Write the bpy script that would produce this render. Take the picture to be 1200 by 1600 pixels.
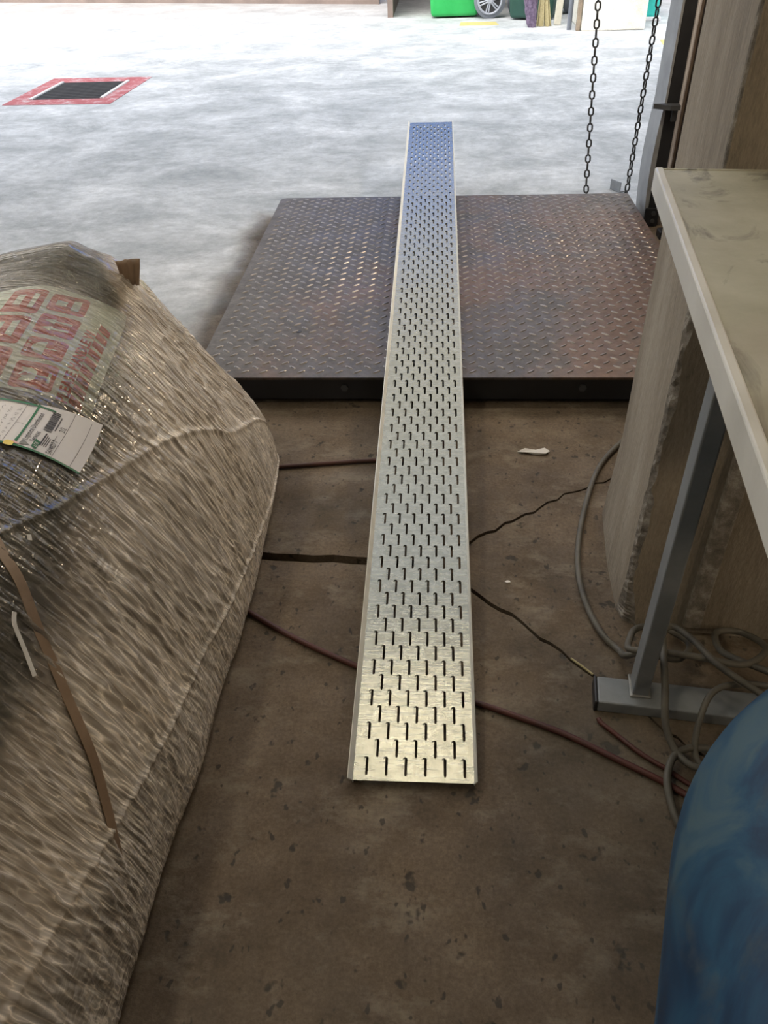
import bpy, bmesh, math, random
import numpy as np
from mathutils import Vector, Matrix
from mathutils.geometry import tessellate_polygon
from mathutils.bvhtree import BVHTree

for o in list(bpy.data.objects):
    bpy.data.objects.remove(o)
scene = bpy.context.scene
COL = scene.collection
rnd = random.Random(7)

# ------------------------------------------------------------------ camera
HC = 1.14
FPX = 1210.0
_dn = np.array([60.0, 1494.0, FPX]); _dn /= np.linalg.norm(_dn)
_y = np.array([86.0, -980.0, FPX]); _y -= _dn * (_y @ _dn); _y /= np.linalg.norm(_y)
_z = -_dn
_x = np.cross(_y, _z)
_R = np.array([_x, _y, _z])                      # world = R @ camera(x right, y down, z forward)
cam_data = bpy.data.cameras.new('camera')
cam = bpy.data.objects.new('camera', cam_data)
COL.objects.link(cam)
r, u, b = _R[:, 0], -_R[:, 1], -_R[:, 2]
cam.matrix_world = Matrix(((r[0], u[0], b[0], 0), (r[1], u[1], b[1], 0), (r[2], u[2], b[2], HC), (0, 0, 0, 1)))
cam_data.sensor_fit = 'HORIZONTAL'
cam_data.sensor_width = 36.0
cam_data.lens = FPX / 1200.0 * 36.0
cam_data.clip_start = 0.02
cam_data.clip_end = 200
scene.camera = cam

# ------------------------------------------------------------------ sky, exposure
world = bpy.data.worlds.new('world')
scene.world = world
world.use_nodes = True
wn = world.node_tree
sky = wn.nodes.new('ShaderNodeTexSky')
sky.sky_type = 'NISHITA'
sky.sun_disc = False
sky.sun_elevation = math.radians(48)
sky.sun_rotation = math.radians(200)
sky.air_density = 1.0
sky.dust_density = 3.0
sky.ozone_density = 1.0
hs = wn.nodes.new('ShaderNodeHueSaturation')          # hazy, nearly white overcast
hs.inputs['Saturation'].default_value = 0.36
wn.links.new(sky.outputs[0], hs.inputs['Color'])
wn.links.new(hs.outputs[0], wn.nodes['Background'].inputs[0])
wn.nodes['Background'].inputs[1].default_value = 0.68
vs = scene.view_settings
vs.view_transform = 'Standard'
vs.look = 'None'
vs.gamma = 1.0
vs.use_curve_mapping = False
vs.exposure = 0.0
LAMP2 = 115.0                                     # strength of the bulkhead lamp beside the door
LAMP = 36.0                                        # strength of the fluorescent diffusers

# ------------------------------------------------------------------ material helpers
class Mat:
    def __init__(s, name):
        s.m = bpy.data.materials.new(name)
        s.m.use_nodes = True
        s.t = s.m.node_tree
        s.b = s.t.nodes['Principled BSDF']
        s.out = s.t.nodes['Material Output']
        s.tc = s.t.nodes.new('ShaderNodeTexCoord')
    def n(s, typ, props=None, **ins):
        nd = s.t.nodes.new('ShaderNode' + typ)
        for k, v in (props or {}).items():
            setattr(nd, k, v)
        for k, v in ins.items():
            key = int(k[1:]) if k[0] == 'i' and k[1:].isdigit() else k.replace('_', ' ')
            s.put(nd.inputs[key], v)
        return nd
    def put(s, inp, v):
        if isinstance(v, bpy.types.NodeSocket):
            s.t.links.new(v, inp)
        elif isinstance(v, (tuple, list)) and len(v) == 3 and inp.type == 'RGBA':
            inp.default_value = (*v, 1)
        else:
            inp.default_value = v
    def vec(s, scale=(1, 1, 1), loc=(0, 0, 0), rot=(0, 0, 0), src='Object'):
        return s.n('Mapping', Vector=s.tc.outputs[src], Scale=scale, Location=loc, Rotation=rot).outputs[0]
    def noise(s, scale, detail=4, rough=.6, vec=None, dist=0.0):
        return s.n('TexNoise', Vector=vec or s.tc.outputs['Object'], Scale=scale, Detail=detail, Roughness=rough, Distortion=dist).outputs['Fac']
    def ramp(s, fac, stops):
        nd = s.t.nodes.new('ShaderNodeValToRGB')
        el = nd.color_ramp.elements
        while len(el) < len(stops):
            el.new(.5)
        for e, (p, c) in zip(el, stops):
            e.position = p
            e.color = (*c, 1) if not isinstance(c, (int, float)) else (c, c, c, 1)
        s.put(nd.inputs[0], fac)
        return nd.outputs[0]
    def mix(s, fac, a, b, mode='MIX'):
        nd = s.n('Mix', {'data_type': 'RGBA', 'blend_type': mode})
        s.put(nd.inputs[0], fac); s.put(nd.inputs[6], a); s.put(nd.inputs[7], b)
        return nd.outputs[2]
    def math(s, op, a, b=0.0, clamp=False):
        nd = s.n('Math', {'operation': op, 'use_clamp': clamp})
        s.put(nd.inputs[0], a); s.put(nd.inputs[1], b)
        return nd.outputs[0]
    def smooth(s, v, lo, hi):
        nd = s.n('MapRange', {'interpolation_type': 'SMOOTHSTEP'})
        s.put(nd.inputs[0], v); s.put(nd.inputs[1], lo); s.put(nd.inputs[2], hi)
        return nd.outputs[0]
    def set(s, **kw):
        for k, v in kw.items():
            s.put(s.b.inputs[k.replace('_', ' ')], v)
        return s
    def bump(s, h, strength=.3, dist=.01, normal=None):
        nd = s.n('Bump', Height=h, Strength=strength, Distance=dist)
        if normal is not None:
            s.put(nd.inputs['Normal'], normal)
        s.put(s.b.inputs['Normal'], nd.outputs[0])
        return nd.outputs[0]

def simple(name, c1, c2, scale=8, rough=.6, metal=0.0, bump=.15, bscale=60, bd=.003, spec=.5):
    m = Mat(name)
    f = m.noise(scale, 6, .65)
    m.set(Base_Color=m.ramp(f, [(.3, c1), (.7, c2)]), Roughness=m.ramp(m.noise(scale * 2, 3), [(.3, max(.02, rough - .1)), (.7, min(1, rough + .1))]), Metallic=metal)
    m.b.inputs['Specular IOR Level'].default_value = spec
    if bump:
        m.bump(m.noise(bscale, 4), bump, bd)
    return m.m

def concrete(name, c1, c2, c3, streak=(1, 1, 1), pit=.5):
    m = Mat(name)
    v = m.vec(streak)
    col = m.ramp(m.noise(3.0, 8, .7, v), [(.28, c1), (.5, c2), (.74, c3)])
    fine = m.ramp(m.noise(120, 4, .7, v), [(.3, .72), (.7, 1.12)])
    col = m.mix(1.0, col, fine, 'MULTIPLY')
    pits = m.ramp(m.noise(34, 5, .75, v), [(.30, 0.0), (.40, 1.0)])
    col = m.mix(m.math('MULTIPLY', m.math('SUBTRACT', 1.0, pits), pit), col, (c1[0] * .35, c1[1] * .35, c1[2] * .35))
    m.set(Base_Color=col, Roughness=.9)
    m.bump(m.math('ADD', m.noise(45, 6, .7, v), m.math('MULTIPLY', m.noise(8, 4, .6, v), 1.5)), .5, .006)
    return m.m

# ---- floor: dirty indoor concrete turning into pale yard concrete
def floor_material():
    m = Mat('floor_concrete')
    pos = m.n('SeparateXYZ', Vector=m.tc.outputs['Object'])
    X, Y = pos.outputs[0], pos.outputs[1]
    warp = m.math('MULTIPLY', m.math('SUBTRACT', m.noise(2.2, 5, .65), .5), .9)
    # box distance from the scale, so the pale yard colour stops short of it, leaving brown around
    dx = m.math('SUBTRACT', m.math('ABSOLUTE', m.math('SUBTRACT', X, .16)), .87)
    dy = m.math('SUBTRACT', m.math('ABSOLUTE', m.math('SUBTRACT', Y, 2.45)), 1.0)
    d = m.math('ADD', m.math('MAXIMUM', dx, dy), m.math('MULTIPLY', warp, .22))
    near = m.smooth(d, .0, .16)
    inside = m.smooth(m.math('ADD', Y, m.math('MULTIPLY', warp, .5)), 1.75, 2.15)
    yard_mask = m.math('MULTIPLY', near, inside)
    # indoor
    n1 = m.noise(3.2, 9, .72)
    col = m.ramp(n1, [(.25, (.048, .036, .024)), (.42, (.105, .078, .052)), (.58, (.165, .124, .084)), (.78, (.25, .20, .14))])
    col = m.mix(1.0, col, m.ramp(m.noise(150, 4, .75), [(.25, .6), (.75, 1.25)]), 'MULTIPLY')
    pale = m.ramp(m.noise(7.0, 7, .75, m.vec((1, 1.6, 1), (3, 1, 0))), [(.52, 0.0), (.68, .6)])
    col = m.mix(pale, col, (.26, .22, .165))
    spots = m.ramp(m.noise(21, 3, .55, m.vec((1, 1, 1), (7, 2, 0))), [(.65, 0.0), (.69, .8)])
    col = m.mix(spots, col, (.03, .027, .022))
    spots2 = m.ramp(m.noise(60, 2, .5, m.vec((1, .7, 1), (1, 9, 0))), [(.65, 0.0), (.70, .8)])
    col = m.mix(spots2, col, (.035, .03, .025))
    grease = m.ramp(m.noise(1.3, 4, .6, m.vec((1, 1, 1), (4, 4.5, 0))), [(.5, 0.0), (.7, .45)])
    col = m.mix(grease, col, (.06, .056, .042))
    # yard
    sv = m.vec((1.0, 1.15, 1), (0, 0, 0), (0, 0, .12))
    y1 = m.noise(2.0, 10, .72, sv, .4)
    yc = m.ramp(y1, [(.27, (.29, .315, .32)), (.44, (.42, .44, .445)), (.56, (.55, .57, .575)), (.72, (.76, .77, .77))])
    y2 = m.ramp(m.noise(14, 9, .82, sv), [(.3, .70), (.7, 1.16)])
    yc = m.mix(1.0, yc, y2, 'MULTIPLY')
    ysp = m.ramp(m.noise(24, 4, .7, m.vec((1, 2.0, 1), (5, 5, 0))), [(.70, 0.0), (.75, .7)])
    yc = m.mix(ysp, yc, (.13, .13, .125))
    warmfar = m.math('MULTIPLY', m.smooth(Y, 8.5, 12.5), .55)
    yc = m.mix(warmfar, yc, (.30, .26, .225))
    m.set(Base_Color=m.mix(yard_mask, col, yc), Roughness=m.ramp(m.noise(12, 5), [(.3, .62), (.7, .92)]))
    m.b.inputs['Specular IOR Level'].default_value = .35
    h = m.math('ADD', m.noise(70, 6, .7), m.math('MULTIPLY', m.noise(9, 5, .6), 2.0))
    h = m.math('SUBTRACT', h, m.math('MULTIPLY', spots, .6))
    m.bump(h, .4, .005)
    return m.m

M = {}
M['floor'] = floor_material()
M['subbase'] = simple('floor_gap_dirt', (.012, .011, .010), (.03, .026, .022), 20, .95)
M['column'] = concrete('column_concrete', (.17, .14, .105), (.30, .255, .195), (.42, .37, .295), (2.2, 2.2, .5))
M['rubble'] = concrete('chipped_aggregate', (.07, .062, .05), (.26, .23, .19), (.62, .58, .51), (11, 11, 11), .9)
M['wall'] = concrete('wall_plaster', (.20, .175, .145), (.30, .265, .22), (.38, .34, .29), (1, 1, .5), .3)
M['brownwall'] = simple('brown_painted_wall', (.16, .125, .10), (.26, .205, .165), 5, .8)
M['ceiling'] = simple('ceiling_sheet', (.45, .43, .38), (.55, .52, .47), 2, .8)
M['facade'] = concrete('facade_render', (.40, .37, .32), (.50, .47, .41), (.58, .55, .49), (.4, .4, .4), .1)
M['blueband'] = simple('blue_reflection_band', (.01, .17, .72), (.015, .22, .82), 1, .6)
M['farwall'] = simple('far_wall_brown', (.13, .10, .085), (.22, .17, .145), 3, .9)
M['cream'] = concrete('cream_painted_block', (.62, .58, .47), (.78, .75, .66), (.85, .83, .77), (1, 1, 1), .25)
M['white_metal'] = simple('white_painted_steel', (.50, .49, .44), (.66, .65, .60), 10, .42, 0, .08, 40)
M['grey_paint'] = simple('grey_painted_steel', (.15, .165, .175), (.22, .235, .245), 14, .45, 0, .06, 50)
M['weld'] = simple('weld_bead', (.22, .22, .21), (.40, .40, .38), 60, .5, .6)
M['black_plastic'] = simple('black_plastic_cap', (.012, .012, .014), (.022, .022, .025), 20, .5)
M['black_steel'] = simple('black_painted_steel', (.010, .011, .014), (.022, .024, .028), 10, .5, 0)
M['dark_steel'] = simple('dark_steel', (.045, .048, .052), (.09, .095, .10), 12, .55, .3)
M['post_steel'] = simple('grey_guide_rail_paint', (.20, .215, .23), (.38, .40, .42), 9, .55, .2)
M['pipe'] = simple('pale_conduit', (.62, .62, .66), (.75, .75, .78), 9, .5)
M['chain'] = simple('chain_iron', (.035, .036, .036), (.075, .075, .072), 40, .5, .5)
M['grey_cable'] = simple('grey_cable_sheath', (.06, .055, .045), (.13, .12, .095), 30, .6)
M['red_cable'] = simple('red_rubber_hose', (.045, .011, .008), (.09, .022, .015), 18, .6)
M['dark_cable'] = simple('dark_red_hose', (.045, .018, .012), (.09, .034, .022), 18, .7)
M['paper'] = simple('scrap_paper', (.62, .60, .55), (.74, .72, .68), 30, .85)
M['green_bin'] = simple('green_bin_plastic', (.015, .34, .07), (.03, .43, .10), 5, .45)
M['dark_green'] = simple('dark_green_plastic', (.012, .05, .04), (.02, .075, .055), 5, .5)
M['teal'] = simple('teal_plastic', (.02, .38, .33), (.03, .48, .42), 5, .5)
M['rubber'] = simple('grey_rubber', (.12, .135, .16), (.17, .185, .21), 10, .7)
M['rim'] = simple('grey_rim', (.24, .26, .30), (.32, .34, .38), 10, .5)
M['purple'] = simple('purple_bag', (.04, .022, .055), (.20, .15, .22), 40, .5)
M['straw'] = simple('straw_bristle', (.32, .27, .13), (.52, .46, .26), 60, .8)
M['pale_card'] = simple('pale_card', (.48, .46, .38), (.60, .57, .48), 20, .7)
M['orange'] = simple('orange_stick', (.65, .20, .06), (.75, .26, .08), 10, .5)
M['wood'] = simple('weathered_wood', (.20, .155, .11), (.36, .29, .21), 14, .85)
M['yellow_paint'] = simple('yellow_floor_paint', (.42, .36, .12), (.56, .48, .20), 12, .8)
M['rust_red_dust'] = simple('pink_dust', (.32, .24, .22), (.42, .34, .31), 8, .9)
M['grate_iron'] = simple('grate_iron', (.03, .035, .045), (.07, .075, .085), 20, .6, .3)
M['white_edge'] = simple('grate_edge_white', (.60, .60, .60), (.75, .75, .75), 14, .5)
M['brown_tape'] = simple('brown_packing_tape', (.20, .135, .085), (.30, .21, .14), 14, .38)
M['sticker'] = simple('sticker_paper_green_white', (.56, .66, .58), (.66, .76, .68), 6, .6, 0, .05)
M['sticker_red'] = simple('sticker_red_print', (.42, .075, .05), (.52, .11, .08), 25, .6, 0, 0)
M['label_white'] = simple('label_white_paper', (.66, .65, .66), (.74, .73, .74), 9, .55, 0, .03)
M['label_green'] = simple('label_green_print', (.02, .14, .06), (.03, .18, .08), 9, .55, 0, 0)
M['ink'] = simple('black_ink', (.03, .03, .04), (.06, .06, .07), 9, .7, 0, 0)
M['grey_ink'] = simple('grey_ink', (.22, .22, .22), (.3, .3, .3), 9, .7, 0, 0)
M['yellow_tag'] = simple('yellow_tag', (.75, .58, .10), (.82, .68, .2), 9, .5)
M['pink_tag'] = simple('pink_tag', (.70, .40, .42), (.78, .5, .5), 9, .5)
m = Mat('lamp_diffuser')
m.set(Base_Color=(.9, .85, .75), Emission_Color=(1.0, .89, .71), Emission_Strength=LAMP)
M['lamp'] = m.m
m = Mat('bulkhead_diffuser')
m.set(Base_Color=(.9, .85, .75), Emission_Color=(1.0, .80, .56), Emission_Strength=LAMP2)
M['lamp_warm'] = m.m

def red_border():
    m = Mat('red_floor_paint')
    n_ = m.noise(9, 7, .75)
    col = m.ramp(n_, [(.32, (.30, .06, .07)), (.50, (.40, .11, .12)), (.58, (.47, .27, .28)), (.66, (.52, .50, .49))])
    m.set(Base_Color=col, Roughness=.8)
    return m.m
M['red_paint'] = red_border()

def galvanised():
    m = Mat('galvanised_sheet')
    v = m.vec((1, 1, 1))
    cells = m.n('TexVoronoi', {'feature': 'F1'}, Vector=v, Scale=90.0).outputs['Color']
    tone = m.math('MULTIPLY', m.n('SeparateColor', Color=cells).outputs[0], 1.0)
    streak = m.noise(14, 6, .7, m.vec((1, 9, 1)))
    col = m.ramp(m.math('ADD', m.math('MULTIPLY', tone, .25), m.math('MULTIPLY', streak, .75)), [(.3, (.245, .244, .202)), (.7, (.335, .334, .284))])
    stain = m.ramp(m.noise(40, 4, .7, m.vec((1, 1.4, 1))), [(.64, 0.0), (.70, .45)])
    col = m.mix(stain, col, (.30, .28, .22))
    m.set(Base_Color=col, Metallic=.85, Roughness=m.ramp(streak, [(.3, .21), (.7, .31)]))
    m.bump(m.math('ADD', m.noise(3.5, 2, .4, m.vec((1, .8, 1))), m.math('MULTIPLY', streak, .25)), .10, .02)
    return m.m
M['galv'] = galvanised()
M['galv_edge_lit'] = simple('zinc_edge_painted_sheen', (.62, .62, .57), (.78, .78, .72), 20, .38, .25, .05)  # lip paler than the sheet: its bright reflection put into the colour

def checker_steel():
    m = Mat('checker_plate_steel')
    v = m.vec((1, 1, 1))
    xs_ = m.n('SeparateXYZ', Vector=m.tc.outputs['Object']).outputs[0]
    rust = m.smooth(m.math('ADD', m.noise(1.7, 8, .7, m.vec((1, 1, 1), (2, 0, 0)), .3), m.math('MULTIPLY', xs_, .16)), .44, .62)
    fine = m.noise(40, 6, .75, v)
    base = m.ramp(fine, [(.25, (.060, .054, .048)), (.75, (.150, .136, .122))])
    brown = m.ramp(fine, [(.25, (.074, .045, .031)), (.75, (.20, .130, .094))])
    m.set(Base_Color=m.mix(rust, base, brown), Metallic=m.math('SUBTRACT', .75, m.math('MULTIPLY', rust, .35)),
          Roughness=m.ramp(m.noise(9, 6, .7), [(.3, .40), (.7, .60)]))
    m.bump(m.math('ADD', fine, m.math('MULTIPLY', m.noise(7, 4), .7)), .22, .004)
    return m.m
M['checker'] = checker_steel()

def worn_bar():
    m = Mat('worn_tread_bar')
    m.set(Base_Color=m.ramp(m.noise(25, 4), [(.3, (.17, .155, .145)), (.7, (.34, .31, .285))]), Metallic=.8, Roughness=.36)
    return m.m
M['bar'] = worn_bar()

def table_top():
    m = Mat('stained_table_top')
    col = m.ramp(m.noise(5, 8, .68), [(.28, (.24, .225, .165)), (.5, (.37, .36, .275)), (.72, (.47, .46, .37))])
    smear = m.ramp(m.noise(6.5, 6, .62, m.vec((2.2, 1, 1), (1.2, .35, 0), (0, 0, -.6)), 1.2), [(.555, 0.0), (.65, .75)])
    col = m.mix(smear, col, (.07, .064, .05))
    brown = m.ramp(m.noise(3.2, 5, .6, m.vec((1, 1, 1), (6, 3, 0))), [(.52, 0.0), (.7, .5)])
    col = m.mix(brown, col, (.26, .21, .155))
    m.set(Base_Color=col, Roughness=m.ramp(m.noise(8, 4), [(.3, .38), (.7, .6)]))
    m.bump(m.noise(22, 5), .08, .004)
    return m.m
M['table_top'] = table_top()

def blue_tank():
    m = Mat('blue_tank_paint')
    n1 = m.noise(6.5, 6, .62, m.vec((1, 1, 1), (2, 5, 1)), 1.4)
    col = m.ramp(n1, [(.32, (.0015, .013, .038)), (.44, (.005, .038, .090)), (.55, (.014, .072, .135)), (.68, (.06, .115, .145))])
    scuff = m.ramp(m.noise(7, 6, .65, m.vec((1, 1, 1), (8, 1, 4)), .5), [(.55, 0.0), (.66, .65)])
    col = m.mix(scuff, col, (.055, .075, .085))
    m.set(Base_Color=col, Roughness=m.ramp(n1, [(.3, .42), (.7, .62)]))
    m.bump(m.noise(12, 4), .05, .006)
    return m.m
M['tank'] = blue_tank()

def contents():
    m = Mat('wrapped_contents_dark_sheet')
    uv = m.n('SeparateXYZ', Vector=m.tc.outputs['UV'])
    U = uv.outputs[0]
    streak = m.noise(5, 7, .7, m.vec((3, 26, 1), src='UV'))
    dark = m.ramp(streak, [(.3, (.045, .050, .040)), (.55, (.085, .090, .070)), (.75, (.15, .15, .12))])
    card = m.ramp(m.noise(4, 6, .65, m.vec((4, 8, 1), src='UV')), [(.3, (.30, .24, .185)), (.7, (.50, .42, .34))])
    V = uv.outputs[1]
    edge = m.math('SUBTRACT', m.math('ADD', U, m.math('MULTIPLY', m.math('SUBTRACT', m.noise(9, 4, .6, m.vec((1, 1, 1), src='UV')), .5), .09)), m.math('MULTIPLY', V, .242))
    low = m.math('ADD', U, m.math('MULTIPLY', m.math('SUBTRACT', m.noise(5, 4, .6, m.vec((2, 5, 1), src='UV')), .5), .12))
    card = m.mix(m.smooth(low, .13, .20), m.ramp(streak, [(.3, (.12, .13, .135)), (.7, (.24, .25, .25))]), card)
    m.set(Base_Color=m.mix(m.smooth(edge, .235, .265), card, dark), Roughness=.6)
    return m.m
M['contents'] = contents()

def film():
    m = Mat('clear_stretch_film')
    t = m.t
    uv = m.n('SeparateXYZ', Vector=m.tc.outputs['UV'])
    U, V = uv.outputs[0], uv.outputs[1]
    def lines(vec_, scale, power, dist, detail=1.2):
        f_ = m.noise(scale, detail, .5, vec_, dist)
        k_ = m.n('Math', {'operation': 'POWER', 'use_clamp': True})
        m.put(k_.inputs[0], m.math('SUBTRACT', 1.0, m.math('ABSOLUTE', m.math('SUBTRACT', m.math('MULTIPLY', f_, 2.0), 1.0))))
        m.put(k_.inputs[1], power)
        return f_, k_.outputs[0]
    fine, k1 = lines(m.vec((3.6, 40, 1), (0, 0, 0), (0, 0, .07), 'UV'), 5.0, 14.0, .25)
    f2, k2 = lines(m.vec((7, 52, 1), (3, 1, 0), (0, 0, -.07), 'UV'), 5.0, 15.0, .35)
    cross, k3 = lines(m.vec((46, 7, 1), (1, 4, 0), src='UV'), 5.0, 12.0, .3)
    gate = m.smooth(m.noise(4.0, 3, .6, m.vec((3, 5, 1), (5, 0, 0), src='UV')), .40, .60)
    gate2 = m.math('SUBTRACT', 1.0, gate)
    glint_lines = m.math('ADD', m.math('MULTIPLY', k1, m.math('ADD', m.math('MULTIPLY', gate, .6), .4)), m.math('MULTIPLY', k2, gate2))
    low = m.math('SUBTRACT', 1.0, m.smooth(U, .12, .26))
    glint_lines = m.math('ADD', glint_lines, m.math('MULTIPLY', m.math('MULTIPLY', k3, .45), low), True)
    layers = m.noise(3.0, 4, .55, m.vec((3, 3, 1), src='UV'))
    edge = m.math('SUBTRACT', m.math('ADD', U, m.math('MULTIPLY', m.math('SUBTRACT', layers, .5), .10)), m.math('MULTIPLY', V, .242))
    side = m.math('SUBTRACT', 1.0, m.smooth(edge, .20, .285))
    op = m.math('ADD', m.math('MULTIPLY', side, .34), .05)
    op = m.math('ADD', op, m.math('MULTIPLY', glint_lines, m.math('ADD', .10, m.math('MULTIPLY', side, .58))))  # crease lines whitened: the film's highlights are put into the opacity
    op = m.math('ADD', op, m.math('MULTIPLY', m.math('SUBTRACT', layers, .5), .25), True)
    m.set(Base_Color=(.92, .83, .71), Roughness=.16)
    m.b.inputs['Specular IOR Level'].default_value = .7
    h = m.math('ADD', m.math('ADD', m.math('MULTIPLY', fine, 1.0), m.math('MULTIPLY', f2, .7)), m.math('MULTIPLY', cross, .4))
    m.bump(h, .6, .008)
    tr = m.n('BsdfTransparent', Color=(.96, .95, .93))
    gl = m.n('BsdfGlossy', Color=(1, .97, .92), Roughness=.10)
    bn = [l.from_socket for l in t.links if l.to_socket == m.b.inputs['Normal']][0]
    m.put(gl.inputs['Normal'], bn)
    fr = m.n('Fresnel', IOR=1.5)
    m.put(fr.inputs['Normal'], bn)
    clear = m.n('MixShader', Fac=fr.outputs[0])
    m.put(clear.inputs[1], tr.outputs[0]); m.put(clear.inputs[2], gl.outputs[0])
    mx = m.n('MixShader', Fac=op)
    m.put(mx.inputs[1], clear.outputs[0]); m.put(mx.inputs[2], m.b.outputs[0])
    m.put(m.out.inputs['Surface'], mx.outputs[0])
    return m.m
M['film'] = film()

# ------------------------------------------------------------------ mesh helpers
class MB:
    def __init__(s):
        s.v, s.f = [], []
    def add(s, vs_, fs_):
        o = len(s.v)
        s.v += [tuple(p) for p in vs_]
        s.f += [tuple(o + i for i in q) for q in fs_]
        return s
    def box(s, x0, x1, y0, y1, z0, z1, bev=0.0):
        if bev <= 0:
            vs_ = [(x, y, z) for z in (z0, z1) for y in (y0, y1) for x in (x0, x1)]
            return s.add(vs_, [(0, 2, 3, 1), (4, 5, 7, 6), (0, 1, 5, 4), (2, 6, 7, 3), (0, 4, 6, 2), (1, 3, 7, 5)])
        bm = bmesh.new()
        bmesh.ops.create_cube(bm, size=1)
        for v in bm.verts:
            v.co = Vector(((x0 + x1) / 2 + v.co.x * (x1 - x0), (y0 + y1) / 2 + v.co.y * (y1 - y0), (z0 + z1) / 2 + v.co.z * (z1 - z0)))
        bmesh.ops.bevel(bm, geom=bm.edges[:], offset=bev, segments=2, affect='EDGES', profile=.5)
        bm.verts.index_update()
        s.add([v.co[:] for v in bm.verts], [[v.index for v in f.verts] for f in bm.faces])
        bm.free()
        return s
    def tube(s, pts, rad, n=10, cap=True, rads=None):
        pts = [Vector(p) for p in pts]
        rings, up = [], Vector((0, 0, 1))
        prev = None
        for i, p in enumerate(pts):
            d = (pts[min(i + 1, len(pts) - 1)] - pts[max(i - 1, 0)]).normalized()
            if prev is None:
                a = d.cross(up if abs(d.z) < .9 else Vector((1, 0, 0))).normalized()
            else:
                a = (prev - d * prev.dot(d)).normalized()
            prev = a
            c = d.cross(a)
            rr = rads[i] if rads else rad
            rings.append([p + (a * math.cos(2 * math.pi * k / n) + c * math.sin(2 * math.pi * k / n)) * rr for k in range(n)])
        o = len(s.v)
        for rg in rings:
            s.v += [tuple(q) for q in rg]
        for i in range(len(rings) - 1):
            for k in range(n):
                k2 = (k + 1) % n
                s.f.append((o + i * n + k, o + i * n + k2, o + (i + 1) * n + k2, o + (i + 1) * n + k))
        if cap:
            s.f.append(tuple(o + k for k in reversed(range(n))))
            s.f.append(tuple(o + (len(rings) - 1) * n + k for k in range(n)))
        return s
    def prism(s, poly, z0, z1, holes=()):
        loops = [list(poly)] + [list(h) for h in holes]
        flat = [p for l in loops for p in l]
        tris = tessellate_polygon([[Vector((x, y, 0)) for x, y in l] for l in loops])
        n = len(flat)
        o = len(s.v)
        s.v += [(x, y, z1) for x, y in flat] + [(x, y, z0) for x, y in flat]
        for a, b_, c in tris:
            (ax, ay), (bx, by), (cx, cy) = flat[a], flat[b_], flat[c]
            if (bx - ax) * (cy - ay) - (by - ay) * (cx - ax) < 0:
                b_, c = c, b_
            s.f.append((o + a, o + b_, o + c))
            s.f.append((o + n + a, o + n + c, o + n + b_))
        k0 = 0
        for l in loops:
            for i in range(len(l)):
                a, b_ = k0 + i, k0 + (i + 1) % len(l)
                s.f.append((o + a, o + n + a, o + n + b_, o + b_))
            k0 += len(l)
        return s
    def xf(s, mat):
        s.v = [tuple(mat @ Vector(p)) for p in s.v]
        return s
    def mesh(s, name, material, smooth=False):
        me = bpy.data.meshes.new(name)
        me.from_pydata(s.v, [], s.f)
        me.materials.append(M[material] if isinstance(material, str) else material)
        if smooth:
            me.polygons.foreach_set('use_smooth', [True] * len(me.polygons))
        me.update()
        bm = bmesh.new(); bm.from_mesh(me)
        bmesh.ops.recalc_face_normals(bm, faces=bm.faces[:])
        bm.to_mesh(me); bm.free()
        return me
    def build(s, name, material, parent=None, smooth=False):
        return link(name, s.mesh(name, material, smooth), parent)

def link(name, me, parent=None):
    o = bpy.data.objects.new(name, me)
    COL.objects.link(o)
    if parent is not None:
        o.parent = parent
    return o
def empty(name, loc=(0, 0, 0), rz=0.0):
    o = bpy.data.objects.new(name, None)
    o.empty_display_size = .1
    COL.objects.link(o)
    o.location = loc
    o.rotation_euler = (0, 0, rz)
    return o
def tag(o, label, cat, group=None, kind=None):
    if label: o['label'] = label
    if cat: o['category'] = cat
    if group: o['group'] = group
    if kind: o['kind'] = kind
    return o
def struct(o):
    o['kind'] = 'structure'
    return o
def crspline(pts, per=8):
    P = [Vector(p) for p in pts]
    out = []
    for i in range(len(P) - 1):
        p0, p1, p2, p3 = P[max(i - 1, 0)], P[i], P[i + 1], P[min(i + 2, len(P) - 1)]
        for k in range(per):
            t = k / per
            out.append(.5 * ((2 * p1) + (p2 - p0) * t + (2 * p0 - 5 * p1 + 4 * p2 - p3) * t * t + (3 * p1 - p0 - 3 * p2 + p3) * t ** 3))
    out.append(P[-1])
    return out
def vnoise(x, y, seed=0):
    xi, yi = np.floor(x).astype(np.int64), np.floor(y).astype(np.int64)
    fx, fy = x - xi, y - yi
    fx, fy = fx * fx * (3 - 2 * fx), fy * fy * (3 - 2 * fy)
    def h(a, b_):
        k = (a * 374761393 + b_ * 668265263 + seed * 1442695041) & 0x7fffffff
        k = ((k ^ (k >> 13)) * 1274126177) & 0x7fffffff
        return ((k ^ (k >> 16)) & 0xffff) / 65535.0
    return (h(xi, yi) * (1 - fx) + h(xi + 1, yi) * fx) * (1 - fy) + (h(xi, yi + 1) * (1 - fx) + h(xi + 1, yi + 1) * fx) * fy

# ================================================================== SETTING
YAW = math.radians(-6.4)           # pier and table are turned a little against the scale

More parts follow.
